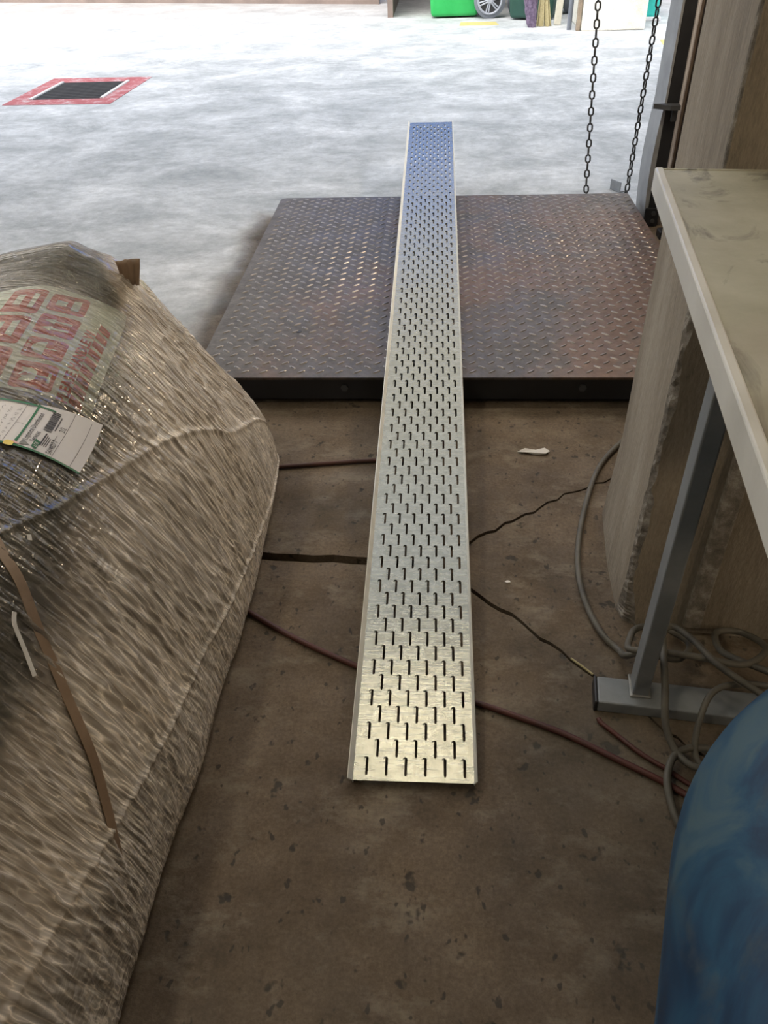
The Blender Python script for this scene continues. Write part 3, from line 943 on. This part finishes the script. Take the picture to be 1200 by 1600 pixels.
sy.append([(.05, .135), (.09, .135), (.09, .15), (.05, .15)])
drape('white_symbol', sy, FR, .0036, 'sticker', stk)
crk = [(g0 - .006, .098), (g0 + .001, .0915), (g0 - .003, .089), (g0 + .004, .082), (g0 + .001, .0885), (g0 + .005, .091), (g0 - .003, .0985)]
drape('crack_symbol', [crk], FR, .0042, 'sticker_red', stk)

# shipping label stuck on top of the film
L1 = np.array([-.0242, .9997]); L2 = np.array([-.9997, -.0242])
FL = (np.array([-.560, .941]), L1 * .97, (L2 - .38 * L1) * .87)
OFF = .0165
lab = drape('shipping_label', [[(-.003, -.002), (.126, -.002), (.106, .076), (-.004, .0775)]], FL, OFF, 'label_white', load, .02)
tag(lab, 'white shipping label with barcode and green logo', None)
lab2 = drape('address_label', [[(-.004, .0765), (.106, .0755), (.106, .16), (-.004, .16)]], FL, OFF - .0012, 'label_white', load, .02)
tag(lab2, 'white handwritten address label', None)
gb = [[(-.004, .0715), (.106, .0715), (.106, .0745), (-.004, .0745)], [(-.0075, -.002), (-.003, -.002), (-.004, .16), (-.0085, .16)], [(.100, .052), (.104, .052), (.104, .16), (.100, .16)]]
drape('green_border', gb, FL, OFF + .0006, 'label_green', lab)
tx = text_polys('Logistical Distribution', .0085, (.012, .0625), (1, 0), (0, 1))
tx += text_polys('Services', .0085, (.014, .0545), (1, 0), (0, 1))
drape('lettering', tx, FL, OFF + .0006, 'ink', lab)
bc = []
s_ = .050
while s_ < .101:
    wd = rnd.choice((.0008, .0012, .0018))
    bc.append([(s_, .045), (s_ + wd, .045), (s_ + wd, .0545), (s_, .0545)])
    s_ += wd + rnd.choice((.0008, .0012))
bc += [[(.058 + k * .003, .0415), (.0602 + k * .003, .0415), (.0602 + k * .003, .0432), (.058 + k * .003, .0432)] for k in range(12)]
for tl in (.0305, .0095, .0415):
    bc.append([(-.002, tl), (.114, tl), (.114, tl + .0005), (-.002, tl + .0005)] if tl != .0415 else [(.01, tl - .004), (.05, tl - .004), (.05, tl - .0036), (.01, tl - .0036)])
bc += [[(.012, .0475 - k * .0022), (.044 - k * .003, .0475 - k * .0022), (.044 - k * .003, .0485 - k * .0022), (.012, .0485 - k * .0022)] for k in range(4)]
drape('barcode', bc, FL, OFF + .0006, 'ink', lab)
drape('handwriting', text_polys('5414827 7', .0085, (.001, .0325), (1, .02), (-.1, 1)) + text_polys('2/2', .0095, (.062, .0325), (1, 0), (-.1, 1)), FL, OFF + .0006, 'ink', lab)
drape('logo', [[(-.001, .0485), (.019, .0485), (.0235, .0555), (.0035, .0555)]], FL, OFF + .0006, 'label_green', lab)
drape('logo_lettering', text_polys('LDS', .0068, (.003, .0497), (1, 0), (.5, 1)), FL, OFF + .0011, 'label_white', lab)
drape('logo_triangle', [[(-.001, .0685), (.012, .0665), (.0035, .0565)]], FL, OFF + .0006, 'grey_ink', lab)
drape('pink_corner', [[(-.003, .0765), (.004, .0755), (-.002, .066)]], FL, OFF + .0012, 'pink_tag', lab)
drape('yellow_tag', [rr(-.012, .000, .0735, .0835, .003)], FL, OFF + .002, 'yellow_tag', lab)
hw = []
for k in range(6):
    t0 = .090 + k * .0105
    s0 = .004
    while s0 < .09:
        w_ = rnd.uniform(.004, .012)
        pts = []
        x = s0
        while x < s0 + w_:
            pts.append((x, t0 + rnd.uniform(0, .005))); x += .0013
        for a, b_ in zip(pts, pts[1:]):
            hw.append([(a[0] - .0002, a[1]), (a[0] + .0002, a[1] - .0003), (b_[0] + .0002, b_[1] - .0003), (b_[0] - .0002, b_[1])])
        s0 += w_ + rnd.uniform(.002, .006)
hw += [[(0, .0865), (.1, .0865), (.1, .087), (0, .087)], [(.05, .0745 + .003), (.0505, .0745 + .003), (.0505, .0865), (.05, .0865)]]
drape('handwriting', hw, FL, OFF - .0004, 'ink', lab2, .03)

# brown strap under the film, white scraps, taped corner flap
def ribbon(name, uvs, width, off, material, parent, per=10):
    pts = crspline([(a, b_, 0) for a, b_ in uvs], per)
    P = [suv(p.x, p.y, off) for p in pts]
    Nn = [(suv(p.x, p.y, off + .02) - suv(p.x, p.y, off)).normalized() for p in pts]
    mb = MB()
    vs_ = []
    for i, p in enumerate(P):
        d = (P[min(i + 1, len(P) - 1)] - P[max(0, i - 1)]).normalized()
        sdv = d.cross(Nn[i]).normalized()
        vs_ += [p - sdv * width / 2, p + sdv * width / 2, p + sdv * width / 2 - Nn[i] * .001, p - sdv * width / 2 - Nn[i] * .001]
    fs_ = []
    for i in range(len(P) - 1):
        for k in range(4):
            k2 = (k + 1) % 4
            fs_.append((i * 4 + k, i * 4 + k2, (i + 1) * 4 + k2, (i + 1) * 4 + k))
    fs_ += [(0, 1, 2, 3), tuple((len(P) - 1) * 4 + k for k in range(4))]
    return mb.add(vs_, fs_).build(name, material, parent, False)
tag(ribbon('strap', [(4.3, 3.9), (3.92, 3.7), (3.68, 3.6), (3.36, 3.4), (2.98, 3.2), (2.56, 2.97), (2.26, 2.72), (1.98, 2.48), (1.4, 2.06)], .016, .0045, 'brown_tape', load), 'brown tape strap under the film', None)
ribbon('scrap', [(3.60, 3.40), (3.55, 3.33), (3.40, 3.24), (3.24, 3.14)], .006, .006, 'paper', load, 4)
ribbon('scrap', [(3.80, 3.90), (3.77, 3.87)], .006, .008, 'paper', load, 3)
flap = MB()
fo = suv(4.02, 8.50, .0)
nf, mf = 9, 5
vs_ = []
for i in range(nf):
    for j in range(mf):
        a, h = i / (nf - 1) - .5, j / (mf - 1)
        vs_.append((fo.x + a * (.030 + .020 * h) + .006 * h, fo.y + .004 * math.sin(i * 2.4) * (1 - .3 * h) - .008 * abs(a) * h, fo.z - .008 + .052 * h + (.006 * a if j == mf - 1 else 0) + .003 * math.sin(i * 3.1) * h))
fs_ = [(i * mf + j, (i + 1) * mf + j, (i + 1) * mf + j + 1, i * mf + j + 1) for i in range(nf - 1) for j in range(mf - 1)]
fl = flap.add(vs_, fs_).build('tape_flap', 'brown_tape', load, True)
md = fl.modifiers.new('thickness', 'SOLIDIFY'); md.thickness = .0015
tag(fl, 'twisted brown tape end', None)

# ================================================================== table
TZ = .857
tbl = empty('work_table', (.2715, 1.032, 0), YAW)
tag(tbl, 'stained work table with pale steel edge in front of the concrete pier', 'table')
TLEN, TWID = .95, .85
MB().box(.010, TWID - .010, -TLEN + .01, -.004, TZ - .02, TZ - .0015).build('table_top', 'table_top', tbl)
MB().box(-.0005, .0095, -TLEN, 0, TZ - .028, TZ + .001, .002).build('edge_trim', 'white_metal', tbl)
MB().box(.0100, TWID, -.0035, .001, TZ - .028, TZ - .0005, .001).build('edge_trim', 'table_top', tbl)
MB().box(.0100, TWID, -TLEN - .006, -TLEN + .0095, TZ - .028, TZ + .001, .002).build('edge_trim', 'white_metal', tbl)
MB().box(TWID - .0095, TWID + .001, -TLEN + .01, -.004, TZ - .028, TZ + .001, .002).build('edge_trim', 'white_metal', tbl)
# pedestal: foot rail on the floor with one leg seen
ang = .0
lx, ly = .0971, -.1521
LEGW, LEGD = .0275, .042
leg = MB().box(lx, lx + LEGW, ly, ly + LEGD, .027, TZ - .021, .003).build('leg', 'grey_paint', tbl)
MB().box(lx - .004, lx + LEGW + .004, ly - .004, ly + LEGD + .004, .0262, .0305, .002).build('weld', 'weld', leg)
MB().box(lx + .60, lx + .60 + LEGW, ly, ly + LEGD, .027, TZ - .021, .003).build('leg', 'grey_paint', tbl)
foot = MB().box(.0391, .80, -.1737, -.1157, .0, .026, .003).build('foot_rail', 'grey_paint', tbl)
MB().box(.0335, .0386, -.1742, -.1152, .0, .0265, .002).build('end_cap', 'black_plastic', foot)
MB().box(lx + .04, lx + .595, ly + .010, ly + .040, TZ - .075, TZ - .022, .003).build('apron_rail', 'grey_paint', tbl)

# ================================================================== blue tank
TR = .30
tk = empty('blue_tank', (.556, .358, TR + .012), -.31)
tag(tk, 'blue painted pressure tank with rounded end below the table', 'tank')
def tank_mesh():
    prof = []
    for k in range(0, 17):
        a = math.pi / 2 * k / 16
        prof.append((TR * math.cos(a), TR * math.sin(a)))      # (axial, radius), axial from dome tip inwards
    pts = [(0, p[0] * 1.0, 0) for p in prof] + [(0, -.25, 0), (0, -.55, 0)]
    rads = [max(.0005, p[1]) for p in prof] + [TR, TR]
    for k in range(1, 13):
        a = math.pi / 2 * k / 12
        pts.append((0, -.55 - TR * math.sin(a), 0)); rads.append(max(.0005, TR * math.cos(a)))
    return MB().tube(pts, 0, 56, True, rads)
tank_mesh().build('shell', 'tank', tk, True)
ring_pts = lambda y: [(TR * math.cos(2 * math.pi * k / 60), y, TR * math.sin(2 * math.pi * k / 60)) for k in range(61)]
MB().tube(ring_pts(-.30), .0030, 6, False).build('weld_seam', 'tank', tk, True)
for yy_ in (-.10, -.45):
    MB().box(-.12, .12, yy_ - .02, yy_ + .02, -TR - .012, -TR + .028, .003).build('saddle_foot', 'black_steel', tk)

# ================================================================== cables
gpath = [(.62, 1.90, .008), (.56, 1.77, .008), (.484, 1.692, .008), (.406, 1.573, .008), (.345, 1.397, .008), (.311, 1.244, .008), (.307, 1.129, .008), (.325, 1.035, .009), (.352, .985, .012),
         (.345, .930, .062), (.375, .932, .068), (.44, .935, .050), (.475, .985, .035), (.433, 1.020, .040), (.385, 1.012, .045), (.362, .975, .055), (.352, .934, .074), (.392, .928, .078),
         (.46, .915, .080), (.54, .905, .075), (.60, .96, .055), (.58, 1.02, .03), (.53, 1.010, .04), (.52, .959, .05), (.543, .920, .065), (.60, .875, .075), (.66, .83, .070), (.60, .80, .070), (.54, .845, .080),
         (.49, .891, .088), (.462, .950, .085), (.437, .985, .080), (.415, .965, .085), (.402, .91, .090), (.394, .854, .080), (.390, .802, .045), (.402, .764, .022), (.425, .735, .022), (.47, .73, .018), (.50, .752, .014),
         (.456, .775, .014), (.407, .763, .020), (.380, .721, .020), (.376, .676, .014), (.384, .635, .008), (.41, .60, .008)]
tag(MB().tube(crspline(gpath, 9), .0062, 9).build('grey_cable', 'grey_cable', None, True), 'long grey cable coiled beside the table foot rail', 'cable')
g2 = [(.70, .82, .03), (.60, .86, .062), (.529, .872, .062), (.473, .847, .070), (.443, .800, .045), (.436, .765, .012), (.445, .74, .008)]
tag(MB().tube(crspline(g2, 9), .0055, 9).build('dark_cable', 'grey_cable', None, True), 'short dark cable arching over the foot rail beside the tank', 'cable')
rpath = [(-.384, 1.080, .006), (-.380, 1.079, .006), (-.266, 1.005, .006), (-.135, .937, .0055), (-.03, .895, .0055), (.077, .863, .0055), (.150, .835, .006), (.227, .802, .006), (.30, .760, .006), (.375, .716, .006), (.43, .68, .006), (.52, .66, .006)]
tag(MB().tube(crspline(rpath, 8), .0055, 9).build('red_hose', 'red_cable', None, True), 'thin red hose on the floor crossing beneath the tray', 'hose')
r2 = [(.33, .905, .006), (.302, .868, .006), (.296, .838, .006), (.314, .805, .006), (.349, .768, .006), (.385, .740, .006), (.44, .70, .006), (.55, .67, .02)]
r2[0] = (.291, .835, .006); r2[1] = (.2925, .829, .006); r2[2] = (.298, .822, .006)
tag(MB().tube(crspline(r2, 8), .0042, 9).build('red_hose', 'red_cable', None, True), 'short red hose running from the foot rail end cap to the tank', 'hose')
r3 = [(-.412, 1.571, .006), (-.398, 1.572, .006), (-.27, 1.589, .006), (-.141, 1.605, .006), (-.02, 1.612, .006), (.03, 1.70, .006), (.0, 1.80, .006)]
tag(MB().tube(crspline(r3, 8), .0052, 9).build('dark_hose', 'dark_cable', None, True), 'dark red hose on the floor between wrapped load and tray, nearest the scale', 'hose')

# ================================================================== litter
pp = MB().prism([(.215, 1.650), (.235, 1.662), (.262, 1.660), (.285, 1.664), (.297, 1.650), (.285, 1.638), (.262, 1.640), (.235, 1.644)], .0012, .0030)
for i, p in enumerate(pp.v):
    pp.v[i] = (p[0], p[1], p[2] + .004 * abs(math.sin(p[0] * 60)))
tag(pp.build('paper_scrap', 'paper'), 'torn white paper scrap on the floor in front of the scale', 'paper')
lit = [(.158, 1.175, .006, 'pale chip of paper on the floor near the longer crack'), (.377, 1.11, .005, 'tiny pale chip at the foot of the pier'), (-.72, 2.02, .012, 'crumpled pale scrap on the floor by the left corner of the scale')]
for x, y, s_, lb in lit:
    p = MB().prism([(x - s_, y), (x - s_ * .3, y - s_ * .6), (x + s_, y - s_ * .3), (x + s_ * .7, y + s_ * .5), (x - s_ * .2, y + s_ * .6)], .0006, .0006 + s_ * .4)
    tag(p.build('paper_scrap', 'paper'), lb, 'paper')
splint = MB().tube([(.262, .972, .002), (.280, .953, .003), (.297, .934, .003)], .0022, 6)
tag(splint.build('wood_splinter', 'straw'), 'thin pale splinter lying in the crack by the foot rail', 'splinter')

# ================================================================== door rail, conduit, bracket
gr = empty('door_guide_rail', (.865, 3.32, 0))
tag(gr, 'grey steel door guide rail standing behind the scale corner', 'door rail')
def rail_ring(z):
    k = .012 * math.sin(min(1, max(0, (.46 - z) / .46)) * math.pi) * (z < .46)
    return [(-k, -.003, z), (.008, -.003, z), (.008, .165, z), (-k, .165, z)]
zs_ = [0, .06, .12, .2, .28, .36, .42, .46, .6, 1, 2, 4.2]
n = 4
vs_ = [p for z in zs_ for p in rail_ring(z)]
fs_ = [(i * n + k, i * n + (k + 1) % n, (i + 1) * n + (k + 1) % n, (i + 1) * n + k) for i in range(len(zs_) - 1) for k in range(n)] + [tuple(range(n)), tuple((len(zs_) - 1) * n + k for k in range(n))]
MB().add(vs_, fs_).build('side_flange', 'post_steel', gr)
MB().box(.0085, .054, 0, .012, 0, 4.2, .002).box(.042, .054, .012, .05, 0, 4.2).build('channel_web_shaded', 'black_steel', gr)  # front web in black: the shade on this face put into its colour
MB().prism([(-.042, -.008), (.014, -.045), (.050, -.045), (.050, -.004), (0, -.004)], .445, .462).build('bracket', 'dark_steel', gr)
MB().box(.030, .050, -.020, -.004, .40, .445, .002).build('bracket_web', 'dark_steel', gr)
MB().box(-.004, .052, -.014, -.004, 0, .075, .003).build('base_plate', 'black_steel', gr)
for bz in (.025, .055):
    MB().tube([(.03, -.012, bz), (.03, -.022, bz)], .009, 6).build('bolt', 'dark_steel', gr)
cd = MB().tube([(.929, 3.335, 0), (.929, 3.335, .25), (.927, 3.335, .42), (.929, 3.335, 1.2), (.929, 3.335, 4.2)], .0095, 10)
tag(cd.build('conduit_pipe', 'pipe', None, True), 'pale thin conduit pipe beside the door guide rail', 'pipe')
hb = empty('door_hinge_box', (.905, 3.18, 0))
tag(hb, 'small dark iron floor stop behind the table corner', 'door stop')
MB().box(-.012, .05, -.03, .03, 0, .03, .004).build('base', 'black_steel', hb)
MB().tube([(.02, 0, .03), (.02, 0, .062)], .013, 10).build('pin', 'dark_steel', hb, True)
MB().tube([(.02, -.05, .012), (.02, -.03, .012)], .01, 8).build('bolt', 'dark_steel', hb)

# ================================================================== hanging chain
def link_mesh():
    L, Wd, rd = .0190, .0091, .0037      # half straight length + bend radius
    path = []
    hs = L - Wd - rd
    for k in range(9):
        a = math.pi * k / 8
        path.append((Wd * math.cos(a), 0, hs + Wd * math.sin(a)))
    for k in range(9):
        a = math.pi + math.pi * k / 8
        path.append((Wd * math.cos(a), 0, -hs + Wd * math.sin(a)))
    n, mb = 7, MB()
    N = len(path)
    for i, p in enumerate(path):
        a_, b_ = Vector(path[(i - 1) % N]), Vector(path[(i + 1) % N])
        d = (b_ - a_).normalized()
        s1 = Vector((0, 1, 0)); s2 = d.cross(s1)
        for k in range(n):
            t = 2 * math.pi * k / n
            mb.v.append(tuple(Vector(p) + s1 * math.cos(t) * rd + s2 * math.sin(t) * rd))
    for i in range(N):
        for k in range(n):
            mb.f.append((i * n + k, i * n + (k + 1) % n, ((i + 1) % N) * n + (k + 1) % n, ((i + 1) % N) * n + k))
    return mb.mesh('chain_link', 'chain', True)
lm = link_mesh()
cpath = [(.350, 3.62, 4.25), (.6205, 3.62, .768), (.6665, 3.62, .05), (.680, 3.615, .022), (.76, 3.60, .013), (.83, 3.61, .020), (.846, 3.62, .05), (.852, 3.62, .76), (.875, 3.62, 4.25)]
chn = empty('hanging_chain', (.75, 3.62, 0))
tag(chn, 'dark iron chain hanging in two strands in the doorway behind the scale', 'chain')
PITCH = .0312
dense = []
for a, b_ in zip(cpath, cpath[1:]):
    a, b_ = Vector(a), Vector(b_)
    k = max(2, int((b_ - a).length / .004))
    dense += [a.lerp(b_, i / k) for i in range(k)]
acc, i, cnt = 0.0, 0, 0
pos = [dense[0]]
for p, q in zip(dense, dense[1:]):
    acc += (q - p).length
    if acc >= PITCH:
        acc -= PITCH
        pos.append(q)
for k, (p, q) in enumerate(zip(pos, pos[1:])):
    d = (q - p).normalized()
    rot = d.to_track_quat('Z', 'X').to_matrix().to_4x4()
    tw = .25 if k % 2 == 0 else .25 + math.pi / 2
    # keep the open face of every other link towards the yard
    xa = Vector((1, 0, 0)); xa = (xa - d * xa.dot(d)).normalized(); ya = d.cross(xa)
    base = Matrix((( xa.x, ya.x, d.x, 0), (xa.y, ya.y, d.y, 0), (xa.z, ya.z, d.z, 0), (0, 0, 0, 1)))
    o = link('chain_link', lm, chn)
    o.matrix_local = Matrix.Translation((p + q) / 2 - chn.location) @ base @ Matrix.Rotation(tw, 4, 'Z')

ang_b = MB().box(-.018, .018, -.035, .035, 0, .006, .001).box(-.018, -.013, -.035, .035, .006, .045, .001)
o = tag(ang_b.build('angle_offcut', 'post_steel'), 'small grey metal angle piece on the ground beside the right chain strand', 'metal offcut')
o.location = (.845, 3.80, .001); o.rotation_euler = (0, 0, .5)

# ================================================================== far bins and clutter
def wheel(name, parent, loc):
    w = link(name, MB().tube([(0, -.035, 0), (0, -.025, 0), (0, .025, 0), (0, .035, 0)], 0, 36, True, [.14, .165, .165, .14]).mesh('wheel', 'rubber', False), parent)
    w.location = loc
    rim = MB()
    ringp = [(.122 * math.cos(2 * math.pi * k / 32), -.037, .122 * math.sin(2 * math.pi * k / 32)) for k in range(33)]
    rim.tube(ringp, .012, 6, False)
    rim.build('rim', 'rim', w)
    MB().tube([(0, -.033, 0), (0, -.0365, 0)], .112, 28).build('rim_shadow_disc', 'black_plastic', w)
    for k in range(6):
        a = 2 * math.pi * k / 6 + .3
        for da in (-.12, .12):
            MB().tube([(.02 * math.cos(a + da * 3), -.040, .02 * math.sin(a + da * 3)), (.118 * math.cos(a + da), -.040, .118 * math.sin(a + da))], .0085, 6).build('spoke', 'rim', w)
    MB().tube([(0, -.033, 0), (0, -.052, 0)], .028, 14).build('hub', 'rim', w)
    return w
def wheeled_bin(loc, rz, label, mat, s=1.0):
    r_ = empty('wheeled_bin', loc, rz)
    tag(r_, label, 'bin')
    r_.scale = (s, s, s)
    bm_ = bmesh.new()
    bmesh.ops.create_cube(bm_, size=1)
    for v in bm_.verts:
        k = v.co.z + .5
        v.co = Vector((v.co.x * (.50 + .16 * k) + .02 * k, v.co.y * (.46 + .14 * k), .015 + k * .98))
    bmesh.ops.bevel(bm_, geom=bm_.edges[:], offset=.035, segments=3, affect='EDGES', profile=.5)
    mb = MB(); bm_.verts.index_update()
    mb.add([v.co[:] for v in bm_.verts], [[v.index for v in f.verts] for f in bm_.faces]); bm_.free()
    mb.build('body', mat, r_, True)
    MB().box(-.34, .38, -.32, .32, .995, 1.03, .012).build('rim_lip', mat, r_)
    MB().box(-.35, .36, -.31, .31, 1.031, 1.075, .02).build('lid', mat, r_)
    MB().tube([(.42, -.26, .97), (.42, .26, .97)], .016, 10).build('handle', mat, r_)
    MB().tube([(.36, -.34, .165), (.36, .34, .165)], .014, 10).build('axle', 'dark_steel', r_)
    for sy_ in (-1, 1):
        wh = wheel('wheel', r_, (.365, sy_ * .315, .165))
        if sy_ > 0:
            wh.rotation_euler = (0, 0, math.pi)
    return r_
wheeled_bin((.175, 10.08, 0), 0.02, 'bright green wheeled bin with grey spoked wheel across the yard', 'green_bin', 1.0)
wheeled_bin((1.02, 9.75, 0), 1.3, 'dark green wheeled bin behind the broom and purple sack', 'dark_green', .95)
# purple sack: crumpled upright bag
def sack(name, label, loc, h, r0, r1, mat, seed):
    nv_, nr_ = 15, 20
    v, f = [], []
    rr_ = random.Random(seed)
    for i in range(nv_):
        z = h * i / (nv_ - 1)
        k = i / (nv_ - 1)
        base = r0 * (1 - k) + r1 * k
        if i == 0: base *= .75
        for j in range(nr_):
            a = 2 * math.pi * j / nr_
            q = base * (1 + .16 * math.sin(3 * a + 5 * k + seed) + rr_.uniform(-.09, .09))
            v.append((q * math.cos(a) - .06 * k, q * .8 * math.sin(a), z + (rr_.uniform(-.01, .01) if 0 < i else 0)))
    for i in range(nv_ - 1):
        for j in range(nr_):
            f.append((i * nr_ + j, i * nr_ + (j + 1) % nr_, (i + 1) * nr_ + (j + 1) % nr_, (i + 1) * nr_ + j))
    f += [tuple(range(nr_)), tuple((nv_ - 1) * nr_ + j for j in range(nr_))]
    o = MB().add(v, f).build(name, mat)
    o.location = loc
    return tag(o, label, 'sack')
sack('purple_sack', 'crumpled purple patterned sack standing on the ground by the broom', (.93, 9.02, 0), .55, .045, .085, 'purple', 4)
brm = empty('broom', (1.03, 9.08, 0))
tag(brm, 'straw broom with orange stick leaning beside the purple sack', 'broom')
bv = MB()
for k in range(26):
    a, q = rnd.uniform(-1, 1), rnd.uniform(-1, 1)
    bv.tube([(a * .075 + .02, q * .03, .002), (a * .035, q * .02, .30)], .008, 5)
bv.build('bristles', 'straw', brm)
MB().box(-.05, .05, -.03, .03, .29, .36, .01).build('binding', 'pale_card', brm)
MB().tube([(0, 0, .35), (.09, .16, 1.35)], .013, 10).build('stick', 'orange', brm, True)
cdp = MB().box(-.035, .035, -.012, .012, 0, .42, .006)
o = tag(cdp.build('pale_board', 'pale_card'), 'narrow pale board leaning right of the broom', 'board')
o.location = (1.185, 9.12, .003); o.rotation_euler = (-.12, .10, .2)
tb = empty('teal_crate', (2.16, 9.35, 0), -.1)
tag(tb, 'teal plastic container with round dark port beyond the cream pier', 'container')
MB().box(-.16, .05, -.12, .3, .03, .9, .02).build('body', 'teal', tb)
MB().tube([(-.06, -.121, .24), (-.06, -.135, .24)], .055, 20).build('port', 'brown_tape', tb)
MB().box(-.18, .07, -.13, .31, 0, .035, .008).build('base', 'white_edge', tb)
yl = MB().prism([(1.93, 7.80), (2.45, 7.72), (2.47, 8.02), (1.96, 8.06)], .0005, .002)
tag(yl.build('yellow_marking', 'yellow_paint'), 'yellow painted floor marking behind the right chain strand', 'floor marking')
yl = MB().prism([(.22, 9.26), (.62, 9.26), (.60, 9.50), (.24, 9.52)], .0005, .002)
tag(yl.build('yellow_marking', 'yellow_paint'), 'faded yellow floor patch in front of the bright green bin', 'floor marking')

# ================================================================== ceiling lamps
def lamp(loc, rz, label):
    r_ = empty('ceiling_lamp', loc, rz)
    tag(r_, label, 'lamp', 'fluorescent lamps under the ceiling')
    MB().box(-.62, .62, -.09, .09, -.02, .05, .008).build('housing', 'white_metal', r_)
    for sx in (-.45, .45):
        MB().tube([(sx, 0, .05), (sx, 0, 1.055)], .006, 8).build('hanger_rod', 'white_metal', r_)
    MB().box(-.60, .60, -.075, .075, -.05, -.021, .01).build('diffuser', 'lamp', r_)
    return r_
lamp((-.1, 2.35, 3.545), 0, 'fluorescent ceiling lamp above the scale')
lamp((-2.1, .9, 3.545), math.pi / 2, 'fluorescent ceiling lamp left of the wrapped load')
lamp((-2.1, -1.2, 3.545), math.pi / 2, 'fluorescent ceiling lamp behind the camera on the left')

# bulkhead light on the door reveal, right of the scale
def bulkhead(loc, rz, label):
    r_ = empty('bulkhead_lamp', loc, rz)
    tag(r_, label, 'lamp')
    MB().box(-.03, -.0005, -.15, .15, -.09, .09, .008).build('housing', 'white_metal', r_)
    MB().box(-.06, -.031, -.13, .13, -.07, .07, .012).build('diffuser', 'lamp_warm', r_)
bulkhead((.964, 2.72, 1.36), 0, 'warm bulkhead lamp on the door reveal wall right of the scale')
bulkhead((2.499, -.25, 1.75), 0, 'warm bulkhead lamp on the right wall behind the work table')
bulkhead((2.499, -1.15, 1.75), 0, 'added warm fill lamp on the right wall nearest the back wall')  # extra fill, added to brighten the near face of the pier
